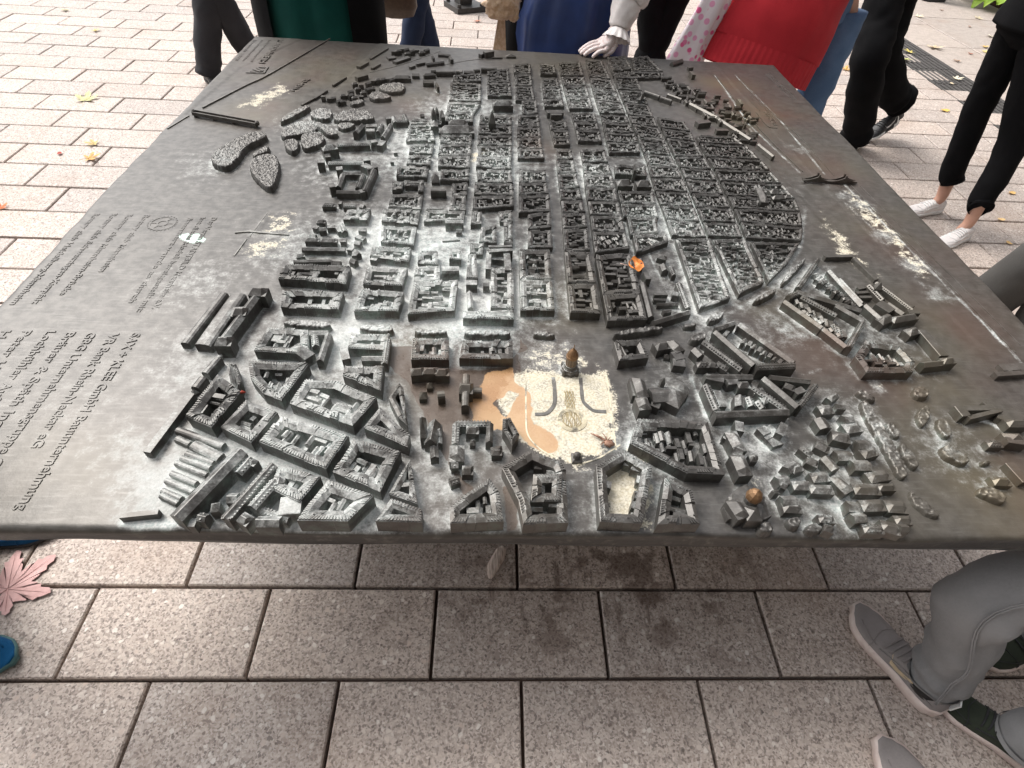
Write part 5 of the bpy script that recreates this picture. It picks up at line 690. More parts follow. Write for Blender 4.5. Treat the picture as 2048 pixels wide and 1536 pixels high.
def figure(label, ank, yaw, hgt=1.72, knees=None, hips=None, lean=(0, 0), arms=None, group=None, flat=False):
    """Empty at the feet; returns the joints too. yaw = direction the person faces (from +X)"""
    ank = [V(a) for a in ank]
    if flat:
        for a in ank: a.z = .09
    f = V(math.cos(yaw), math.sin(yaw), 0); l = V(-f.y, f.x, 0); s_ = hgt/1.72
    base = (ank[0]+ank[1])/2
    if hips is None: pel = V(base.x, base.y, .95*s_)+V(lean[0], lean[1], 0)*.5
    else: hips = [V(h) for h in hips]; pel = (hips[0]+hips[1])/2+V(0, 0, .06)
    hips = hips or [pel+l*.09*s_-V(0, 0, .06), pel-l*.09*s_-V(0, 0, .06)]
    knees = [V(k) for k in knees] if knees else [(a+h)/2+f*.02 for a, h in zip(ank, hips)]
    top = V(lean[0], lean[1], 0)
    ches = pel+V(0, 0, .34*s_)+top*.6; neck = pel+V(0, 0, .55*s_)+top; head = neck+V(0, 0, .15*s_)+f*.02; crown = head+V(0, 0, .10*s_)
    sh = [neck+l*.18*s_-V(0, 0, .06), neck-l*.18*s_-V(0, 0, .06)]
    J = dict(ank=ank, kn=knees, hip=hips, pel=pel, chest=ches, neck=neck, head=head, sh=sh, f=f, l=l, s=s_)
    if arms: J['el'] = [V(a[0]) for a in arms]; J['wr'] = [V(a[1]) if a[1] else V(a[0])-V(0, 0, .2) for a in arms]
    else:
        J['el'] = [p+l*q*.06-V(0, 0, .29*s_)-f*.02 for p, q in zip(sh, (1, -1))]; J['wr'] = [e+f*.20-l*q*.05+V(0, 0, .13*s_) for e, q in zip(J['el'], (1, -1))]
    P = empty('person', (base.x, base.y, 0)); tag(P, label, 'person', group)
    J['P'] = P; J['o'] = V(base.x, base.y, 0)
    o = J['o']; ch = [[(pel-o, .115*s_), (pel+(ches-pel)*.5-o, .11*s_), (ches-o, .125*s_), (neck-V(0, 0, .03)-o, .062*s_), (neck+V(0, 0, .04)-o, .055*s_), (head-f*.01-o, .088*s_), (crown-o, .07*s_)],
        [(head-f*.01-o, .088*s_), (head+f*.075-V(0, 0, .02)-o, .03*s_)]]
    for i in (0, 1):
        a, k, h = ank[i]-o, knees[i]-o, hips[i]-o
        ch.append([(pel-o, .115*s_), (h, .078*s_), ((h+k)/2, .068*s_), (k, .05*s_), (k+(a-k)*.35, .050*s_), (a, .034*s_), (a+f*.045-V(0, 0, .045), .024*s_)])
        w_, e_ = J['wr'][i]-o, J['el'][i]-o
        if not (arms and arms[i][1] is None):
            ch.append([(ches-o, .125*s_), (sh[i]-o, .058*s_), (e_, .042*s_), (w_, .026*s_)])
            ch += hand_chains(w_, (w_-e_), l if i == 0 else -l)
    b = skinmesh('body', ch, SKIN, P)
    mb = MB(); c = head+V(0, 0, .03)-f*.02-o; rows = []
    for i in range(7):
        t = i/6*PI*.58; rows.append((c+V(0, 0, .115*s_*math.cos(t)), .108*s_*math.sin(t)+.002))
    loft(mb, [p for p, _ in rows], [(r, r*1.12) for _, r in rows], 18, up=tuple(-f), fn=lambda i, a: 1+.05*math.sin(a*9+i))
    build(mb, 'hair', M_HAIR, P)
    return J
def fold(seed, amp, sc=9.):
    return lambda p: 1+amp*noise.noise(V(p.x*sc+seed, p.y*sc, p.z*sc*1.7))
def crumple(me, amp, sc, seed):
    me.calc_loop_triangles() if False else None
    ns = [v.normal.copy() for v in me.vertices]
    for v, n_ in zip(me.vertices, ns):
        q = V(v.co.x*sc+seed, v.co.y*sc, v.co.z*sc*1.6); v.co += n_*(noise.noise(q)+.5*noise.noise(q*2.3))*amp
def trousers(J, mat, rc=.075, rk=.085, rt=.10, cuff=.035, cuff2=None, name='trousers', crease=.006, folds=.018, seed=1., hem=True, socks=True):
    o = J['o']; mb = MB()
    for i in (0, 1):
        a, k, h = J['ank'][i], J['kn'][i], J['hip'][i]; cf = cuff2 if i and cuff2 is not None else cuff; path = spline([a+V(0, 0, cf)+(k-a)*.02, a+(k-a)*.35, k, k+(h-k)*.5, h+V(0, 0, .02)], 9); N = len(path)
        rad = []
        for q in range(N):
            t = q/(N-1); r = interp([(0, rc), (.10, rc*.97), (.45, rk), (.75, (rk+rt)/2), (1, rt)], t)
            pinch = folds*(math.sin(t*46+seed+i*2)*math.exp(-((t-.06)/.12)**2)+.8*math.sin(t*40+seed)*math.exp(-((t-.47)/.10)**2))
            r *= 1+pinch*3; rad.append((r, r*1.04))
        loft(mb, [p-o for p in path], rad, 30, up=tuple(J['f']), fn=lambda i_, an: 1+.02*math.sin(an*3+i_*.7+seed)+.012*math.sin(an*7-i_*.9))
        if hem: loft(mb, [path[0]-o-V(0, 0, .001), path[0]-o+(path[2]-path[0])*.35], [(rc*1.03, rc*1.07), (rc*1.035, rc*1.075)], 30, up=tuple(J['f']), cap=False)
    if socks:
        for i in (0, 1):
            sb = MB(); a, k = J['ank'][i]-o, J['kn'][i]-o; d_ = (k-a).normalized(); loft(sb, [a-d_*.045+J['f']*.01, a, a+d_*.07, a+d_*.16], [(.046, .052), (.043, .046), (.046, .048), (.052, .054)], 18, up=tuple(J['f']))
            build(sb, 'sock', M_SHB, J['P'])
    p = J['pel']-o
    loft(mb, [p-V(0, 0, .13), p-V(0, 0, .07), p+V(0, 0, .02), p+V(0, 0, .12)], [(rt*.9, rt*.7), (.175*J['s'], .125*J['s']), (.18*J['s'], .13*J['s']), (.165*J['s'], .12*J['s'])], 30, up=tuple(J['f']))
    me = mb.mesh(name); crumple(me, crease, 11., seed*3.1); return obj(name, me, mat, J['P'])
def jacket(J, mat, name='jacket', z0=-.05, w_=1.0, sleeves=True, open_=0., seed=2., hem=None):
    o = J['o']; mb = MB(); pel, ch, nk, s_ = J['pel']-o, J['chest']-o, J['neck']-o, J['s']
    pts = [pel+V(0, 0, z0), pel+V(0, 0, z0*.5+.06), pel*.5+ch*.5, ch, nk-V(0, 0, .07), nk]
    rad = [(.20*w_, .15*w_), (.195*w_, .145*w_), (.18*w_, .135*w_), (.205*w_, .14*w_), (.17*w_, .10*w_), (.075, .07)]
    pts2 = spline(pts, 5); rr = [interp([(i/5, r) for i, r in enumerate(rad)], q/(len(pts2)-1)) for q in range(len(pts2))]
    rr = [(a*s_, b*s_) for a, b in rr]
    if open_: loft(mb, pts2, rr, 34, up=tuple(J['f']), cap=False, a0=PI/2+open_, a1=PI/2+2*PI-open_, fn=lambda i, a: 1+.02*math.sin(a*8+i*.3))
    else: loft(mb, pts2, rr, 34, up=tuple(J['f']), cap=True, fn=lambda i, a: 1+.02*math.sin(a*8+i*.5+seed))
    if sleeves:
        for i in (0, 1):
            a, e, w2 = J['sh'][i]-o, J['el'][i]-o, J['wr'][i]-o; path = spline([a+V(0, 0, .02), a*.5+e*.5, e, e*.4+w2*.6, w2+(e-w2)*.12], 6)
            loft(mb, path, [(interp([(0, .085), (.5, .062), (1, .045)], q/(len(path)-1)),)*2 for q in range(len(path))], 20, fn=lambda i_, an: 1+.03*math.sin(an*4+i_))
    me = mb.mesh(name); crumple(me, .006, 9., seed); return obj(name, me, mat, J['P'])
# ---- shoes
SW = [(0, .30), (.05, .62), (.18, .72), (.38, .70), (.58, .90), (.74, 1.0), (.86, .90), (.94, .62), (1, .20)]
SH = [(0, .060), (.05, .088), (.16, .096), (.30, .092), (.44, .084), (.56, .068), (.70, .052), (.84, .042), (.94, .032), (1, .022)]
def shoe(parent, o, heel, yaw, L=.29, mats=None, pitch=0., sole_h=.028, flare=1.07, laces=None, logo=None, logo_side=1, extra=None, roll=0.):
    """heel: point on the ground below the back of the heel; parts: upper (root), sole, laces, logo"""
    M = Matrix.Translation(V(heel)-o) @ Matrix.Rotation(yaw, 4, 'Z') @ Matrix.Rotation(pitch, 4, 'Y') @ Matrix.Rotation(roll, 4, 'X')
    k = L/.29
    bot = lambda t: .012*max(0, (t-.72)/.28)**2+.006*max(0, (.10-t)/.10)
    hs = lambda t: interp([(0, sole_h*1.15), (.5, sole_h*.9), (.8, sole_h*.8), (1, sole_h*.75)], t)+bot(t)
    def surf(t, a, e=0.):
        W = interp(SW, t)*.050+e; H_ = max(interp(SH, t), hs(t)+.004)+e; c, s_ = math.cos(a), math.sin(a)
        x = W*math.copysign(abs(c)**.75, c); z = hs(t)-.006+(H_-hs(t)+.006)*abs(s_)**.72
        return M @ V(t*L, x*k+.004*math.sin(t*PI), z*k)
    ts = [0, .02, .05, .10, .16, .23, .30, .37, .44, .51, .58, .65, .72, .79, .85, .90, .94, .97, 1.]
    mb = MB(); n = 18; vs = [surf(t, PI*j/n) for t in ts for j in range(n+1)]
    fs = [(i*(n+1)+j, i*(n+1)+j+1, (i+1)*(n+1)+j+1, (i+1)*(n+1)+j) for i in range(len(ts)-1) for j in range(n)]
    fs += [tuple(range(n, -1, -1)), tuple((len(ts)-1)*(n+1)+j for j in range(n+1))]
    mb.add(vs, fs, True); up = build(mb, 'shoe', mats[0], parent)
    mb = MB(); vs = []; prof = lambda t: [(-.93, bot(t)), (-1.0*flare, bot(t)+.006), (-1.02*flare, hs(t)*.75), (-.97*flare, hs(t)), (.97*flare, hs(t)), (1.02*flare, hs(t)*.75), (1.0*flare, bot(t)+.006), (.93, bot(t))]
    tt = [-.015]+ts[1:-1]+[1.02]
    for t in tt:
        tc = min(1, max(0, t)); W = interp(SW, tc)*.050
        for x, z in prof(tc): vs.append(M @ V(t*L, x*W*k+.004*math.sin(tc*PI), z*k))
    m_ = 8; fs = [(i*m_+j, i*m_+(j+1) % m_, (i+1)*m_+(j+1) % m_, (i+1)*m_+j) for i in range(len(tt)-1) for j in range(m_)]+[tuple(range(m_-1, -1, -1)), tuple((len(tt)-1)*m_+j for j in range(m_))]
    mb.add(vs, fs, True); so = build(mb, 'sole', mats[1], up)
    if len(mats) > 2:
        so.data.materials.append(mats[2]); nf = len(tt)-1
        for f_ in so.data.polygons:
            i = f_.index//m_
            if f_.index < nf*m_ and .24 < (tt[i]+tt[i+1])/2 < .52: f_.material_index = 1
    mb = MB()
    for a in (.52, 2.62):
        mb.tube([surf(t, a, .0012) for t in (.30, .38, .46, .54, .60)], .0022*k, 6)
    for q in range(5):
        t = .38+q*.052; mb.tube([surf(t, a, .003) for a in (.85, 1.1, 1.35, 1.57, 1.8, 2.05, 2.3)], .0030*k, 6)
    mb.tube([surf(t, .95+.35*math.sin(t*8), .0015) for t in (.64, .70, .76, .82, .87)], .0013*k, 5); mb.tube([surf(t, .28, .0014) for t in (.06, .16, .26, .34)], .0015*k, 5)
    mb.tube([surf(.72-.06*abs(math.cos(a)), a, .0014) for a in [PI*j/12 for j in range(13)]], .0014*k, 5)
    build(mb, 'laces', laces or mats[0], up)
    if logo:
        up_ = [(.16, .090), (.24, .071), (.32, .059), (.40, .053), (.47, .055), (.515, .067)]; lo_ = [(.16, .0895), (.24, .064), (.32, .048), (.40, .040), (.47, .044), (.515, .066)]
        mb = MB(); vs = []
        for (t, z1), (_, z0) in zip(up_, lo_):
            for z in (z0, z1):
                H_ = interp(SH, t); h0 = hs(t)-.006; a = math.asin(min(.999, max(.02, ((z-h0)/(H_-h0))))**(1/.72)); a = a if logo_side > 0 else PI-a
                vs.append(surf(t, a, .0022))
        mb.add(vs, [(2*i, 2*i+1, 2*i+3, 2*i+2) for i in range(len(up_)-1)], True); build(mb, 'swoosh', logo, up)
    if extra:
        mb = MB(); tq = [0, .02, .05, .10, .16]; vs = [surf(t, PI*j/n*1., .003) for t in tq for j in list(range(0, 6))+list(range(13, 19))]
        m2 = 12; mb.add(vs, [(i*m2+j, i*m2+j+1, (i+1)*m2+j+1, (i+1)*m2+j) for i in range(len(tq)-1) for j in range(m2-1) if j != 5], True); build(mb, 'heel_clip', extra, up)
    return up
M_CHAR = weave('charcoal denim', (.022, .022, .025), (.045, .045, .05)); M_BLK = weave('black cloth', (.003, .003, .0035), (.009, .009, .010), 900, .95, 0)
M_NAVY = weave('dark blue denim', (.010, .016, .034), (.028, .042, .085)); M_JEAN = weave('worn blue denim', (.06, .12, .24), (.14, .23, .38)); M_GREY = weave('grey denim', (.17, .17, .175), (.27, .27, .275)); M_LGREY = weave('light grey denim', (.20, .20, .205), (.30, .30, .305))
M_DGREY = weave('dark grey cloth', (.055, .053, .05), (.085, .082, .078)); M_GREEN = weave('dark green cloth', (.003, .040, .034), (.006, .065, .055)); M_RED = weave('red knitwear', (.36, .018, .028), (.52, .035, .045), 700, .9, .3)
M_SATIN = simple('blue satin', (.004, .017, .078), .42, (.008, .032, .14), 6, .12); M_TAN = simple('tan fur cloth', (.60, .38, .22), .9, (.82, .62, .45), 70, .5, 0, .3, .006); M_WHT = simple('white cotton', (.78, .72, .70), .85, (.86, .82, .80), 90, .2)
M_SHG = weave('grey mesh fabric', (.20, .185, .18), (.30, .27, .265), 1500); M_SOLE = simple('pinkish white rubber', (.62, .50, .46), .6, (.74, .64, .59), 35); M_SHB = simple('black leather', (.012, .012, .013), .5, (.025, .025, .027), 120); M_WR = simple('white rubber', (.80, .80, .79), .5, (.86, .86, .85), 60)
M_GS = weave('dark green mesh fabric', (.022, .028, .020), (.045, .052, .038), 1500); M_BLUE = weave('blue knit fabric', (.004, .055, .15), (.010, .10, .24), 1500); M_TEAL = simple('teal rubber', (.05, .13, .14), .6, (.09, .20, .20), 40); M_BEIGE = simple('beige print', (.45, .36, .24), .7); M_BROWN = simple('brown leather', (.040, .022, .012), .45, (.075, .045, .025), 60, .25); M_DKR = simple('dark rubber', (.02, .02, .022), .7)
kg = NT('white net glove'); _p = kg.pos(); _c = kg.n('TexChecker', {'Vector': kg.n('Mapping', {'Vector': _p, 'Rotation': (.5, .4, .8)}).outputs[0], 'Scale': 260., 'Color1': c4(.82, .78, .77), 'Color2': c4(.66, .50, .47)})
kg.set(kg.b.inputs['Base Color'], _c.outputs['Color']); kg.set(kg.b.inputs['Roughness'], .9); kg.bump(_c.outputs['Fac'], .4, .001); M_GLOVE = kg.m
kf = NT('pink floral cloth'); _p = kf.pos(); _v = kf.n('TexVoronoi', {'Vector': _p, 'Scale': 26.}); _s = kf.n('SeparateColor', {'Color': _v.outputs['Color']})
kf.set(kf.b.inputs['Base Color'], kf.mix(kf.ramp(_v.outputs['Distance'], .42, .30), c4(.82, .74, .78), kf.mix(kf.ramp(_s.outputs[0], .45, .55), c4(.75, .12, .30), c4(.80, .36, .55)))); kf.set(kf.b.inputs['Roughness'], .7); M_FLOR = kf.m
# 1 charcoal trousers, far left
J = figure('person in straight charcoal trousers standing on the pale paving beyond the far left corner', [(-2.10, 4.52, .09), (-1.80, 4.72, .09)], math.radians(-50))
trousers(J, M_CHAR, .088, .092, .10, -.03, seed=1.3, folds=.02); jacket(J, M_CHAR)
for a in J['ank']: shoe(J['P'], J['o'], (a[0]-.045, a[1]+.05, 0), math.radians(-50), .28, [M_SHB, M_DKR])
# 2 green outfit, black coat
J = figure('person in dark green skirt and black coat behind the far left table corner', [(-.97, 3.32, .09), (-.77, 3.32, .09)], math.radians(-90))
mb = MB(); o = J['o']
loft(mb, [V(-.87, 3.30, z)-o for z in (.25, .5, .7, .85, 1.0, 1.1)], [(.26, .17), (.275, .19), (.285, .20), (.28, .20), (.25, .18), (.19, .14)], 48, fn=lambda i, a: 1-.10*math.exp(-((a-PI/2)/.10)**2)+.012*math.sin(a*9+i))
me = mb.mesh('skirt'); crumple(me, .007, 7, 4); obj('skirt', me, M_GREEN, J['P'])
mb = MB(); loft(mb, [V(-.87, 3.32, z)-o for z in (.40, .6, .8, .95, 1.1, 1.3, 1.45)], [(.33, .24), (.335, .245), (.335, .245), (.33, .24), (.27, .19), (.24, .16), (.17, .11)], 40, cap=False, a0=PI/2+.62, a1=PI/2+2*PI-.62, fn=lambda i, a: 1+.02*math.sin(a*7+i))
obj('coat', mb.mesh('coat'), M_BLK, J['P']); jacket(J, M_BLK, 'pullover', .05)
for a in J['ank']: shoe(J['P'], J['o'], (a[0], a[1]+.07, 0), math.radians(-90), .26, [M_SHB, M_DKR])
# 3 dark jeans, walking behind
J = figure('person in dark blue jeans walking on the paving behind the far table edge', [(-0.6365, 4.5000, 0.3631), (-0.3903, 4.7000, 0.3516)], math.radians(-60), flat=True)
trousers(J, M_NAVY, .068, .078, .092, .02, seed=2.2); jacket(J, M_BLK, z0=-.02)
for a in J['ank']: shoe(J['P'], J['o'], (a[0]-.03, a[1]+.06, 0), math.radians(-60), .28, [M_SHB, M_DKR])
bag = empty('shoulder_bag', (-0.6307, 4.3000, 0.6854)); tag(bag, 'brown leather shoulder bag hanging at the hip of the person in dark blue jeans', 'bag')
mb = MB(); loft(mb, [V(0, 0, z) for z in (-.13, -.12, -.06, .04, .12, .14)], [(.06, .03), (.13, .055), (.155, .07), (.15, .065), (.14, .05), (.12, .03)], 24); me = mb.mesh('pouch'); crumple(me, .008, 14, 2); obj('pouch', me, M_BROWN, bag)
mb = MB(); mb.tube(spline([V(-.13, 0, .10), V(-.05, .1, .5), V(.10, .12, .75), V(.14, .02, .4), V(.13, 0, .10)], 8), .011, 8); build(mb, 'strap', M_SHB, bag)
# 4 blue dress with gloved hand
J = figure('person in shiny blue dress resting a white-gloved hand on the far table edge', [(.36, 3.42, .09), (.56, 3.42, .09)], math.radians(-90), arms=[((.98, 3.20, 1.12), None), ((.12, 3.34, 1.15), (.26, 3.20, 1.30))])
o = J['o']; mb = MB()
loft(mb, [V(.44+q, 3.36, z)-o for z, q in ((.10, 0), (.3, 0), (.5, 0), (.7, 0), (.85, 0), (1.0, 0), (1.12, 0), (1.3, 0), (1.45, 0))], [(.36, .34), (.35, .32), (.34, .30), (.325, .27), (.31, .25), (.27, .20), (.20, .15), (.20, .14), (.14, .09)], 60, fn=lambda i, a: 1+(.05-.004*i)*math.sin(a*8+i*.35)+.025*math.sin(a*13-i*.6))
me = mb.mesh('dress'); crumple(me, .012, 6, 5); obj('dress', me, M_SATIN, J['P'])
mb = MB(); loft(mb, [V(.42, 3.42, z)-o for z in (.15, .4, .65, .9, 1.15, 1.35)], [(.385, .26), (.375, .25), (.365, .24), (.35, .22), (.27, .16), (.20, .12)], 40, cap=False, a0=PI/2+.95, a1=PI/2+2*PI-.62, fn=lambda i, a: 1+.03*math.sin(a*11+i*.4))
obj('cloak', mb.mesh('cloak'), M_BLK, J['P'])
W0, EL0 = V((0.6326, 3.0000, 0.8707)), V((0.6900, 3.1000, 1.0870))
mb = MB(); path = spline([J['sh'][0]-o, EL0-o, EL0*.5+W0*.5-o+V(0, 0, .01), W0-o+(EL0-W0)*.10], 8)
loft(mb, path, [(interp([(0, .095), (.45, .085), (.8, .066), (1, .047)], q/(len(path)-1)),)*2 for q in range(len(path))], 28, fn=lambda i, a: 1+.05*math.sin(a*4+i*.6)+.03*math.sin(a*9-i))
me = mb.mesh('sleeve'); crumple(me, .006, 18, 7); slv = obj('sleeve', me, M_WHT, J['P'])
mb = MB(); d_ = (W0-EL0).normalized(); p0 = W0-o-d_*.02
loft(mb, [p0, p0+d_*.012, p0+d_*.030, p0+d_*.045], [(.040, .040), (.047, .047), (.060, .060), (.068, .068)], 64, cap=False, fn=lambda i, a: 1+.035*i*math.sin(a*12+i*.4)); build(mb, 'ruffle', M_WHT, slv)
# the glove: palm, four fingers lying on the table edge and the thumb
KN = [V((0.5383, 2.9850, 0.8363)), V((0.5442, 2.9650, 0.8295)), V((0.5549, 2.9450, 0.8229)), V((0.5714, 2.9300, 0.8152))]
TP = [V((0.4451, 2.9550, 0.7954)), V((0.4514, 2.9400, 0.7915)), V((0.4671, 2.9250, 0.7902)), V((0.5074, 2.9100, 0.7880))]
PALM = V((0.5853, 2.9750, 0.8414))
ch = [[(W0-o-d_*.03, .031), (W0-o, .030), (PALM-o, .036)]]
for kx, t_, r in zip(KN, TP, (.0115, .0118, .0115, .0105)):
    m1 = kx*.62+t_*.38+V(0, 0, .012); m2 = kx*.25+t_*.75+V(0, 0, .010); ch.append([(PALM-o, .036), (kx-o, r*1.15), (m1-o, r), (m2-o, r*.93), (t_-o, r*.8)])
th = V((0.6080, 2.9500, 0.8066)); ch.append([(W0-o, .030), (W0*.45+th*.55-o, .017), (th-o+V(0, 0, .004), .0135), (V((0.5640, 2.9300, 0.7888))-o, .0095)])
skinmesh('gloved_hand', ch, M_GLOVE, slv, 2)
jacket(J, M_SATIN, 'bodice', .10, sleeves=False)
mb = MB(); e0 = V((0.0562, 3.2200, 0.9925))-o; e1 = V((0.0693, 3.2200, 0.8462))-o
path = spline([e0, e0*.5+e1*.5, e1], 7); loft(mb, path, [(r*1.25, r*.7) for r in (.05, .06, .066, .062, .058, .062, .066, .07, .066, .058, .055, .056, .052, .040, .022)], 30, fn=lambda i, a: 1+.14*math.sin(a*5+i*.5)+.10*math.sin(a*9-i*1.3))
e2 = V((0.1256, 3.2200, 0.8921))-o; loft(mb, spline([V((0.1101, 3.2200, 0.9951))-o, e2, e2-V(0, 0, .05)], 4), [(.02, .015), (.03, .02), (.034, .02), (.03, .02), (.034, .02), (.03, .02), (.026, .02), (.02, .012), (.008, .006)], 18, fn=lambda i, a: 1+.2*math.sin(a*4+i))
me = mb.mesh('fur_sash'); crumple(me, .010, 26, 3); sash = obj('fur_sash', me, M_TAN, J['P'])
for dx in (-8, 4):
    mb = MB(); a_ = V((0.0690, 3.2200, 0.8549))-o; b_ = V((0.0658, 3.2200, 0.5889))-o+V(dx*.0032, 0, 0); n_ = 10; vs = []
    for i in range(n_+1):
        c = a_.lerp(b_, i/n_); w2 = .018+.012*i/n_
        for s_ in (-1, 1): vs.append(c+V(s_*w2, .006*math.sin(i*1.1+dx)+s_*.006, 0))
    mb.add(vs, [(2*i, 2*i+1, 2*i+3, 2*i+2) for i in range(n_)], True); build(mb, 'ribbon', M_TAN, sash)
for a in J['ank']: shoe(J['P'], J['o'], (a[0], a[1]+.07, 0), math.radians(-90), .26, [M_SHB, M_DKR])
# 6 black trousers behind
J = figure('person in plain black trousers standing a few steps behind the person in the blue dress', [(1.0059, 4.1000, 0.4632), (1.2147, 4.1000, 0.5628)], math.radians(-90), flat=True)
trousers(J, M_BLK, .085, .09, .105, .0, seed=3.3); jacket(J, M_BLK)
for a in J['ank']: shoe(J['P'], J['o'], (a[0], a[1]+.07, 0), math.radians(-90), .29, [M_SHB, M_DKR])
# 8 red sweater, blue jeans
J = figure('person in long red knitted sweater and worn blue jeans behind the far right corner', [(1.62, 3.60, .09), (2.01, 3.50, .09)], math.radians(-100), lean=(.0, -.08), hips=[(1.62, 3.48, .88), (1.985, 3.48, .90)])
o = J['o']; trousers(J, M_JEAN, .092, .095, .105, .0, seed=4.1)
def sweat(mb, zs, rib=0):
    pts, rad = [], []
    for z in zs:
        t = (z-.62)/.36; pts.append(V(1.435+.10*t, 3.20+.08*t, z)-o); rr = interp([(-.2, .325), (0, .33), (1, .315), (1.6, .28), (2.2, .25)], t); rad.append((rr, rr*.60))
    loft(mb, pts, rad, 240 if rib else 60, cap=False, fn=lambda i, a: 1+(.005*math.copysign(1, math.sin(a*58)) if rib else 0)+.012*math.sin(a*5+i*.2))
    i0 = len(mb.v)-len(pts)*(240 if rib else 60)
    for i in range(i0, len(mb.v)):
        x, y, z = mb.v[i]; q = max(0, 1-(z-.62)/.5); mb.v[i] = (x, y, z+.06*(x+o.x-1.435)*q)
mb = MB(); sweat(mb, [.775, .85, .92, 1.0, 1.1, 1.25, 1.38, 1.46]); me = mb.mesh('sweater'); crumple(me, .026, 4.2, 8); crumple(me, .006, 15, 3); sw = obj('sweater', me, M_RED, J['P'])
mb = MB(); sweat(mb, [.660, .665, .70, .74, .772, .778], 1); build(mb, 'ribbed_hem', M_RED, sw)
mb = MB(); loft(mb, [V(1.20, 3.22, 1.2)-o, V(1.14, 3.20, 1.0)-o, V(1.09, 3.19, .85)-o, V(1.05, 3.18, .72)-o, V(1.03, 3.18, .62)-o], [(.06, .03), (.07, .035), (.08, .04), (.09, .045), (.10, .05)], 30, fn=lambda i, a: 1+.16*math.sin(a*5+i*.5)); me = mb.mesh('floral_scarf'); crumple(me, .012, 12, 6); obj('floral_scarf', me, M_FLOR, J['P'])
jacket(J, M_RED, 'sweater_top', .30)
for a in J['ank']: shoe(J['P'], J['o'], (a[0], a[1]+.07, 0), math.radians(-95), .28, [M_SHB, M_WR])
# 9 black trousers walking, black and white sneakers
J = figure('person in wide black trousers walking past in black sneakers with white soles', [(2.6906, 3.8800, 0.0623), (3.035, 4.09, .18)], math.radians(203), knees=[(2.4565, 3.8000, 0.5785), (2.6589, 4.0200, 0.5943)], hips=[(2.4777, 4.0200, 0.9442), (2.6233, 4.1400, 0.9368)])
trousers(J, M_BLK, .098, .105, .118, -.01, cuff2=.07, seed=5.5, folds=.03, crease=.010); jacket(J, M_BLK)
tb = V((2.8279, 3.9920, -0.0000)); yw = math.radians(203); hl = tb-V(math.cos(yw), math.sin(yw), 0)*.278
shoe(J['P'], J['o'], (hl.x+.0, hl.y, .105), yw, .30, [M_SHB, M_WR, M_DKR], pitch=.36, sole_h=.034, logo=M_WR, logo_side=1, extra=M_WR)
a = J['ank'][0]; shoe(J['P'], J['o'], (a.x+.07, a.y+.03, 0), yw, .30, [M_SHB, M_WR, M_DKR], sole_h=.034, logo=M_WR, extra=M_WR)
# 10 black leggings, white sneakers
J = figure('person in cropped black leggings with bare ankles and white sneakers at the right table edge', [(2.8063, 2.9948, 0.0900), (2.8009, 2.7030, 0.0900)], math.radians(190), knees=[(2.7193, 3.0600, 0.5991), (2.8338, 2.8200, 0.4773)], hips=[(2.6653, 3.0800, 0.9841), (2.7139, 2.9500, 0.9570)])
trousers(J, M_BLK, .058, .068, .088, .10, seed=6.2, folds=.012, crease=.004, socks=False); jacket(J, M_BLK)
for q, a in enumerate(J['ank']): shoe(J['P'], J['o'], (a.x+.055, a.y+.012, 0), math.radians(190+q*14), .265, [M_WHT, M_WR], laces=M_WR)
# 11 dark grey trousers at the right edge
J = figure('person in smooth dark grey trousers standing beside the right table edge', [(2.42, 1.98, .09), (2.60, 1.80, .09)], math.radians(180))
trousers(J, M_DGREY, .105, .105, .115, -.03, seed=7.7, folds=.004, crease=.003); jacket(J, M_DGREY)
for a in J['ank']: shoe(J['P'], J['o'], (a.x+.07, a.y, 0), math.radians(180), .28, [M_SHB, M_WR])
# 12 grey jeans, grey sneakers in front
A1 = V(1.243, .343, .10); J = figure('person in grey jeans and grey sneakers with pinkish soles at the near right corner', [tuple(A1), (1.235, .02, .10)], math.radians(112), knees=[(1.1692, 0.4281, 0.5000), (1.36, .10, .50)], hips=[(1.66, .36, .90), (1.56, .18, .90)])
tr = trousers(J, M_GREY, .060, .074, .098, -.01, seed=8.8, folds=.035, crease=.013)
def seamdir(p, t, turn):
    t = t.normalized(); v_ = (CAMP-p); v_ = (v_-t*v_.dot(t)).normalized(); s_ = t.cross(v_); return v_*math.cos(turn)+s_*math.sin(turn)
o = J['o']; k0 = J['kn'][0]; h0 = J['hip'][0]
for dd in (0, .007):
    mb = MB(); P_ = spline([A1, A1+(k0-A1)*.35, k0, k0+(h0-k0)*.5, h0], 10); mb.tube([p-o+seamdir(p, P_[min(i+1, len(P_)-1)]-P_[max(i-1, 0)], .35+dd*8)*interp([(0, .068), (.45, .082), (1, .104)], i/(len(P_)-1)) for i, p in enumerate(P_)], .0019, 6); build(mb, 'seam', M_GREY, tr)
jacket(J, M_GREY)
shoe(J['P'], J['o'], (1.266, .283, 0), math.atan2(.29, -.105), .305, [M_SHG, M_SOLE], sole_h=.036, flare=1.12, logo=M_BEIGE, logo_side=1)
shoe(J['P'], J['o'], (1.205, -.045, 0), math.atan2(.29, -.155), .305, [M_SHG, M_SOLE], sole_h=.036, flare=1.12, logo=M_BEIGE, logo_side=1)
mb = MB(); c = V((1.2575, 0.3063, 0.0850)); mb.box(c-o, .018, .004, .05, .5); mb.box(c-o+V(.016, -.02, -.02), .018, .004, .045, .9); build(mb, 'heel_loop', M_WR, J['P'])
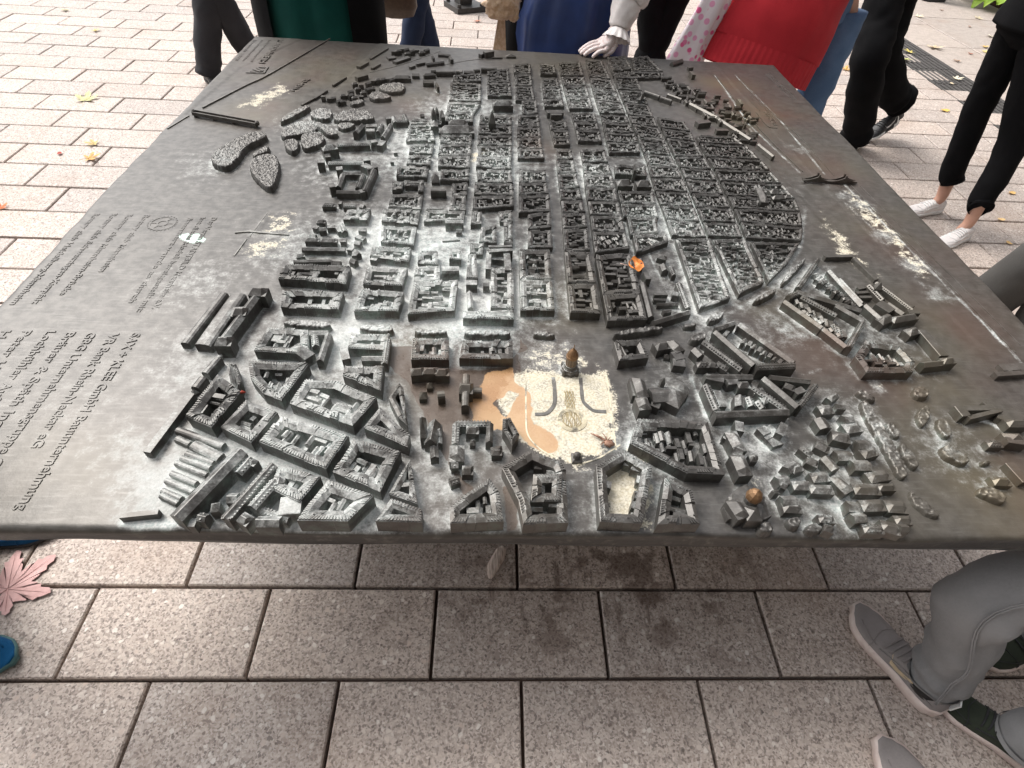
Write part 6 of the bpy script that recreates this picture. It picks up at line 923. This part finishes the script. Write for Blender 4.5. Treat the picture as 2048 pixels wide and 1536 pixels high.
# 13 light grey jeans, dark green sneakers
A2 = V(1.43, .205, .10); J = figure('person in light grey jeans and dark green sneakers at the right picture edge', [(1.66, .47, .10), tuple(A2)], math.radians(150), knees=[(1.78, .44, .5), tuple(A2+V(.045, .03, .42))], hips=[(1.86, .30, .90), (1.76, .20, .90)])
trousers(J, M_LGREY, .066, .078, .098, -.045, seed=9.4, folds=.016, crease=.004); jacket(J, M_LGREY)
shoe(J['P'], J['o'], (1.745, .475, 0), math.radians(190), .29, [M_GS, M_SOLE], sole_h=.030, flare=1.1, laces=M_DKR)
shoe(J['P'], J['o'], (1.475, .150, 0), math.radians(132), .27, [M_GS, M_SOLE], sole_h=.030, flare=1.1, laces=M_DKR, extra=None)
# 14 blue shoes at the left
J = figure('person in bright blue slip-on shoes with teal toe rubber at the near left table corner', [(-1.44, .46, .09), (-1.52, .70, .09)], math.radians(-8))
trousers(J, M_NAVY, .07, .08, .10, .0, seed=10.2); jacket(J, M_NAVY)
shoe(J['P'], J['o'], (-1.515, .485, 0), math.radians(-9), .28, [M_BLUE, M_TEAL], sole_h=.024, flare=1.08)
shoe(J['P'], J['o'], (-1.60, .765, 0), math.radians(14), .28, [M_BLUE, M_DKR], sole_h=.024)
# 15 dark shoes far right
J = figure('person in flat black shoes standing by the planting bed in the far right corner', [(6.02, 8.52, .09), (6.05, 8.80, .09)], math.radians(182))
trousers(J, M_BLK, .08, .085, .10, .03, seed=11.2); jacket(J, M_BLK)
for a in J['ank']: shoe(J['P'], J['o'], (a.x+.10, a.y, 0), math.radians(182), .32, [M_SHB, M_DKR])
# ------------------------------------------------------------------ street furniture
post = empty('metal_post', (-0.2487, 6.8951, 0.0000)); tag(post, 'dark square metal post on a bolted base plate on the paving beyond the table', 'post')
M_IRON = simple('dark painted iron', (.045, .042, .04), .5, (.075, .07, .068), 60, .1, .4)
mb = MB(); mb.box((0, 0, 0), .34, .34, .05, .5); build(mb, 'base_plate', M_IRON, post)
mb = MB(); mb.box((-.02, .02, .05), .14, .14, 1.1, .5); build(mb, 'shaft', M_IRON, post)
for a in range(4):
    mb = MB(); q = .5+PI/4+a*PI/2; c = V(.19*math.cos(q), .19*math.sin(q), .05); loft(mb, [c, c+V(0, 0, .03)], [(.022, .022), (.020, .020)], 6, smooth=False); build(mb, 'bolt', M_IRON, post)
# planting bed with yellow-green leaves
M_SOIL = simple('bark mulch', (.045, .018, .010), .95, (.09, .04, .022), 50, .8, 0, 0, .02); M_LF = simple('yellow green leaf', (.20, .34, .02), .5, (.36, .50, .05), 20, .2); M_LF2 = simple('mid green leaf', (.06, .20, .03), .5, (.12, .30, .05), 20, .2)
mb = MB(); r_ = random.Random(4); n_ = 26
vs = [(6.75+.95*a/n_+r_.uniform(-.01, .01), 8.0+1.6*b/n_, .03+.03*r_.random()-.06*(a in (0, n_) or b in (0, n_))) for b in range(n_+1) for a in range(n_+1)]
mb.add(vs, [(b*(n_+1)+a, b*(n_+1)+a+1, (b+1)*(n_+1)+a+1, (b+1)*(n_+1)+a) for b in range(n_) for a in range(n_)]); tag(build(mb, 'planting_bed', M_SOIL), kind='structure')
pl = empty('leafy_plant', (7.0, 8.65, 0)); tag(pl, 'low plant with large yellow-green leaves spilling over the far right planting bed', 'plant')
for k in range(26):
    a = r_.uniform(0, 2*PI); L = r_.uniform(.24, .42); rad_ = r_.uniform(.05, .42); z0 = r_.uniform(.10, .42); mb = MB(); vs = []; n_ = 7
    if k < 9: a = PI+r_.uniform(-.9, .9); rad_ = r_.uniform(.25, .55); z0 = r_.uniform(.05, .2)
    c, s_ = math.cos(a), math.sin(a)
    for i in range(n_+1):
        t = i/n_; w_ = L*.36*math.sin(PI*min(1, t*.96+.04))**.7*(1-.35*t); x = rad_+L*t; z = z0+.10*math.sin(t*2.2)-.16*t*t
        for q in (-1, 0, 1): vs.append((c*x-s_*w_*q, s_*x+c*w_*q, z-.02*(q == 0)+.01*math.sin(i*2+k)))
    mb.add(vs, [(3*i+q, 3*i+q+1, 3*i+q+4, 3*i+q+3) for i in range(n_) for q in (0, 1)], True); build(mb, 'leaf', M_LF if k % 4 else M_LF2, pl)
    mb = MB(); mb.tube([(c*.04, s_*.04, .0), (c*rad_*.6, s_*rad_*.6, z0*.8), (c*rad_, s_*rad_, z0)], .006, 5); build(mb, 'stem', M_LF2, pl)
# ------------------------------------------------------------------ fallen leaves
def maple(name, loc, size, rz, col, label, lobes=5, curl=.10, notch=.45, seed=0, group=None, col2=None, round_=False, flat=False):
    r = random.Random(seed); pts = []
    if round_:
        for i in range(22): a = 2*PI*i/22; pts.append((a, (.42+.08*math.cos(2*a))*(1+r.uniform(-.04, .04))))
    else:
        dirs = [(-2.0, .62), (-.98, .90), (0, 1.0), (.98, .90), (2.0, .62)]
        for j, (d, l) in enumerate(dirs):
            for da, ll in ((-.36, .60), (-.26, .66), (-.27, .78), (-.15, .80), (-.12, .92), (0, 1.0), (.12, .92), (.15, .80), (.27, .78), (.26, .66), (.36, .60)): pts.append((d+da, l*ll*(1+r.uniform(-.06, .06))))
            if j < 4: pts.append(((d+dirs[j+1][0])/2, notch*.62*(1+r.uniform(-.1, .1))))
        pts += [(2.75, .20), (PI, .10), (-2.75+2*PI, .20)]
    mb = MB(); n_ = len(pts); vs = [(0, 0, .004)]
    def zz(x, y): return max(.0035, .004+curl*(abs(x)**1.6*.5+abs(y)**1.6*.35)*size+.012*size*math.sin(x*9+seed)*math.cos(y*7)) if not flat else .004
    for f_ in (.5, 1.0):
        for a, l in pts: x, y = l*f_*math.cos(a), l*f_*math.sin(a); vs.append((x*size, y*size, zz(x, y)))
    fs = [(0, 1+i, 1+(i+1) % n_) for i in range(n_)]+[(1+i, 1+n_+i, 1+n_+(i+1) % n_, 1+(i+1) % n_) for i in range(n_)]
    mb.add(vs, fs, True); m_ = simple(name+' '+str(seed), col, .75, col2 or tuple(min(1, c*1.3) for c in col), 40, .3)
    o = empty(name, loc, rz); tag(o, label, 'leaf', group); build(mb, 'blade', m_, o)
    mb = MB(); mb.tube([(0, 0, .005), (-.35*size, .02*size, .006), (-.75*size, -.04*size, .004)], [.013*size, .010*size, .010*size], 6)
    if not round_:
        for d, l in dirs:
            mb.tube([(.02*size, 0, .0052), (l*.45*size*math.cos(d), l*.45*size*math.sin(d), zz(l*.45*math.cos(d), l*.45*math.sin(d))+.0012), (l*.88*size*math.cos(d), l*.88*size*math.sin(d), zz(l*.88*math.cos(d), l*.88*math.sin(d))+.001)], [.008*size, .006*size, .002*size], 5)
    build(mb, 'stem', m_, o); return o
maple('maple_leaf', (-1.3757, 0.6371, 0.0020), .135, math.radians(52), (.56, .33, .31), 'large pink maple leaf lying at the near left corner below the table', notch=.72, seed=1, curl=.03, col2=(.66, .42, .40))
LV = [('small yellow leaf on the pale paving at the top left', (-3.448, 5.56, 0.002), 0.05, (0.62, 0.52, 0.2), False), ('large pale yellow-green maple leaf on the pale slabs left of the table', (-2.817, 4.091, 0.002), 0.1, (0.6, 0.58, 0.3), False), ('small yellow leaf near a joint left of the bridge end of the relief', (-2.452, 3.444, 0.002), 0.055, (0.55, 0.42, 0.18), False), ('tiny red leaf on a slab at the far left', (-2.587, 3.296, 0.002), 0.035, (0.35, 0.05, 0.03), True), ('orange-yellow leaf beside the tiny red leaf', (-2.394, 3.248, 0.002), 0.07, (0.58, 0.34, 0.12), False), ('orange-red leaf at the left picture edge', (-2.565, 2.665, 0.002), 0.05, (0.6, 0.2, 0.08), False), ('pale leaf at the top left among the joints', (-3.955, 6.092, 0.002), 0.06, (0.55, 0.5, 0.34), False), ('reddish leaf on the light paving behind the table between jeans and sash', (-0.117, 6.46, 0.002), 0.055, (0.5, 0.2, 0.12), False), ('orange leaf between the blue jeans and the black trousers', (3.408, 5.568, 0.002), 0.075, (0.58, 0.34, 0.1), False), ('yellow leaf on the drain grate', (4.401, 6.218, 0.002), 0.075, (0.62, 0.52, 0.16), False), ('yellow-green leaf at the near edge of the drain grate', (4.208, 5.977, 0.002), 0.085, (0.52, 0.54, 0.2), False), ('whitish leaf on the drain grate farther down', (4.454, 5.477, 0.002), 0.065, (0.66, 0.6, 0.46), False), ('small pale leaf scrap on the grate beside the whitish leaf', (4.329, 5.333, 0.002), 0.045, (0.6, 0.5, 0.34), True), ('oval golden leaf on the slab behind the sneaker heel', (3.868, 4.665, 0.002), 0.075, (0.62, 0.4, 0.1), True), ('pale star-shaped maple leaf on the slab beyond the drain', (4.777, 6.436, 0.002), 0.11, (0.62, 0.5, 0.34), False), ('pale leaf at the curb line behind the black trousers', (5.277, 7.65, 0.002), 0.075, (0.62, 0.54, 0.4), False), ('two-lobed cream leaf on the far right slab', (6.114, 7.725, 0.002), 0.07, (0.6, 0.52, 0.34), False), ('white curled leaf beside the leggings at the top right', (5.788, 6.981, 0.002), 0.075, (0.68, 0.64, 0.52), False), ('orange leaf on the curb joint beside the leggings', (5.432, 6.557, 0.002), 0.06, (0.62, 0.42, 0.14), False), ('yellow leaf just below the curb joint', (5.317, 6.36, 0.002), 0.05, (0.64, 0.52, 0.2), False), ('red-brown leaf on the grey slab near the curb', (5.098, 6.279, 0.002), 0.05, (0.28, 0.09, 0.05), True), ('brown leaf scrap on the grey slab left of the curb corner', (4.792, 6.02, 0.002), 0.055, (0.4, 0.24, 0.14), False), ('dark brown leaf near the planting bed', (5.804, 8.036, 0.002), 0.05, (0.22, 0.12, 0.07), True), ('small dark leaf on the far right concrete', (5.745, 7.332, 0.002), 0.05, (0.3, 0.2, 0.15), True), ('orange leaf on a joint behind the white sneakers', (3.216, 2.927, 0.002), 0.045, (0.62, 0.42, 0.2), True), ('small orange leaf on the next joint nearer the table', (3.092, 2.664, 0.002), 0.038, (0.64, 0.42, 0.18), True), ('golden leaf beside the rolled legging cuff', (3.524, 3.274, 0.002), 0.05, (0.6, 0.38, 0.14), True)]
for i, (lab, loc, sz, col, rd) in enumerate(LV): maple('fallen_leaf', loc, sz, i*1.7, col, lab, seed=20+i, round_=rd, curl=.5 if not rd else .6, group='fallen leaves scattered on the paving')
# dry curled leaf below the table edge
cu_ = empty('dry_leaf', (0.0529, 0.7181, 0.0000), 0); tag(cu_, 'pale curled dry leaf, rolled like a pod, under the near table edge', 'leaf')
M_DRY = simple('dry leaf', (.36, .27, .22), .9, (.55, .44, .38), 25, .5)
k_ = NT('dry leaf skin'); _p = k_.pos(); _m = k_.n('Mapping', {'Vector': _p, 'Scale': (220, 30, 60), 'Rotation': (0, 0, .25)}).outputs[0]; _n = k_.noise(_m, 1, 4, .6)
k_.set(k_.b.inputs['Base Color'], k_.mix(k_.ramp(_n, .3, .7), c4(.36, .27, .22), c4(.74, .63, .56))); k_.set(k_.b.inputs['Roughness'], .9); k_.bump(_n, .8, .002)
mb = MB(); P0, P1 = V((0.0754, 0.7697, 0.0120))-V(cu_.location), V((0.0354, 0.6640, 0.0100))-V(cu_.location)
path = [P0.lerp(P1, t/10)+V(.003*math.sin(t*.7), 0, 0) for t in range(11)]
loft(mb, path, [(r, r*.55) for r in (.006, .014, .0175, .0185, .019, .0185, .018, .0165, .014, .011, .004)], 22, up=(0, 0, 1), fn=lambda i, a: 1+.07*math.sin(a*6+i*.25)); me = mb.mesh('rolled_blade'); crumple(me, .0015, 90, 2); obj('rolled_blade', me, k_.m, cu_)
# orange curled leaf on the relief
OLc = (0.4094, 1.1955, 0.8120)
ol = empty('orange_leaf', OLc); tag(ol, 'curled bright orange leaf lying on the roofs of the relief', 'leaf')
M_OR = simple('orange leaf', (.55, .13, .015), .55, (.75, .28, .06), 60, .3)
mb = MB(); vs = []; n_ = 14
for i in range(n_+1):
    for j in range(n_+1):
        x, y = (i/n_-.5)*2, (j/n_-.5)*2; q = math.sqrt(x*x+y*y); s_ = 1 if q < 1e-6 else max(abs(x), abs(y))/q; x, y = x*s_, y*s_
        vs.append((.022*x*(1-.1*y), .020*y, -.004+.016*(abs(y)**1.5)*(y > 0)+.007*x*x+.004*math.sin(x*5+y*3)+ .010*math.exp(-((x-.1)**2+(y+.3)**2)*5)))
mb.add(vs, [(i*(n_+1)+j, (i+1)*(n_+1)+j, (i+1)*(n_+1)+j+1, i*(n_+1)+j+1) for i in range(n_) for j in range(n_)], True); build(mb, 'blade', M_OR, ol)
mb = MB(); mb.tube([(-.018, -.004, .0), (-.032, -.006, .004), (-.045, -.005, .007)], .0012, 6); build(mb, 'stem', simple('pale stem', (.60, .40, .33), .7), ol)
# withered seed head on the tower square
wd = empty('withered_twig', (0.2521, 0.6273, 0.7890)); tag(wd, 'small withered reddish twig with seed remains on the pale square of the relief', 'twig')
M_TW = simple('withered stem', (.16, .075, .045), .9, (.42, .26, .19), 120, .4); r_ = random.Random(9)
mb = MB()
for k in range(9):
    a = r_.uniform(0, 2*PI); L = r_.uniform(.008, .022); mb.tube([(0, 0, .002), (L*.5*math.cos(a), L*.5*math.sin(a), .004+.004*r_.random()), (L*math.cos(a+.2), L*math.sin(a+.2), .001+.006*r_.random())], [.0012, .001, .0006], 5)
mb.tube([(0, 0, .003), (-.018, .012, .004), (-.030, .019, .002)], [.0022, .0026, .001], 6)
wv_ = build(mb, 'stems', M_TW, wd)
mb = MB(); loft(mb, [V(.004, -.006, 0), V(.004, -.006, .004), V(.004, -.006, .008)], [(.009, .007), (.011, .008), (.004, .003)], 12, fn=lambda i, a: 1+.25*math.sin(a*5)); build(mb, 'seed_husk', M_TW, wd)
rl = empty('red_petal', (-0.4762, 0.7160, 0.8180)); tag(rl, 'tiny dark red leaf scrap caught beside a block at the lower left of the relief', 'leaf')
mb = MB(); loft(mb, [V(-.006, 0, 0), V(0, 0, .003), V(.006, .002, 0)], [(.001, .002), (.004, .003), (.001, .001)], 8); build(mb, 'blade', simple('red scrap', (.30, .03, .012), .6), rl)
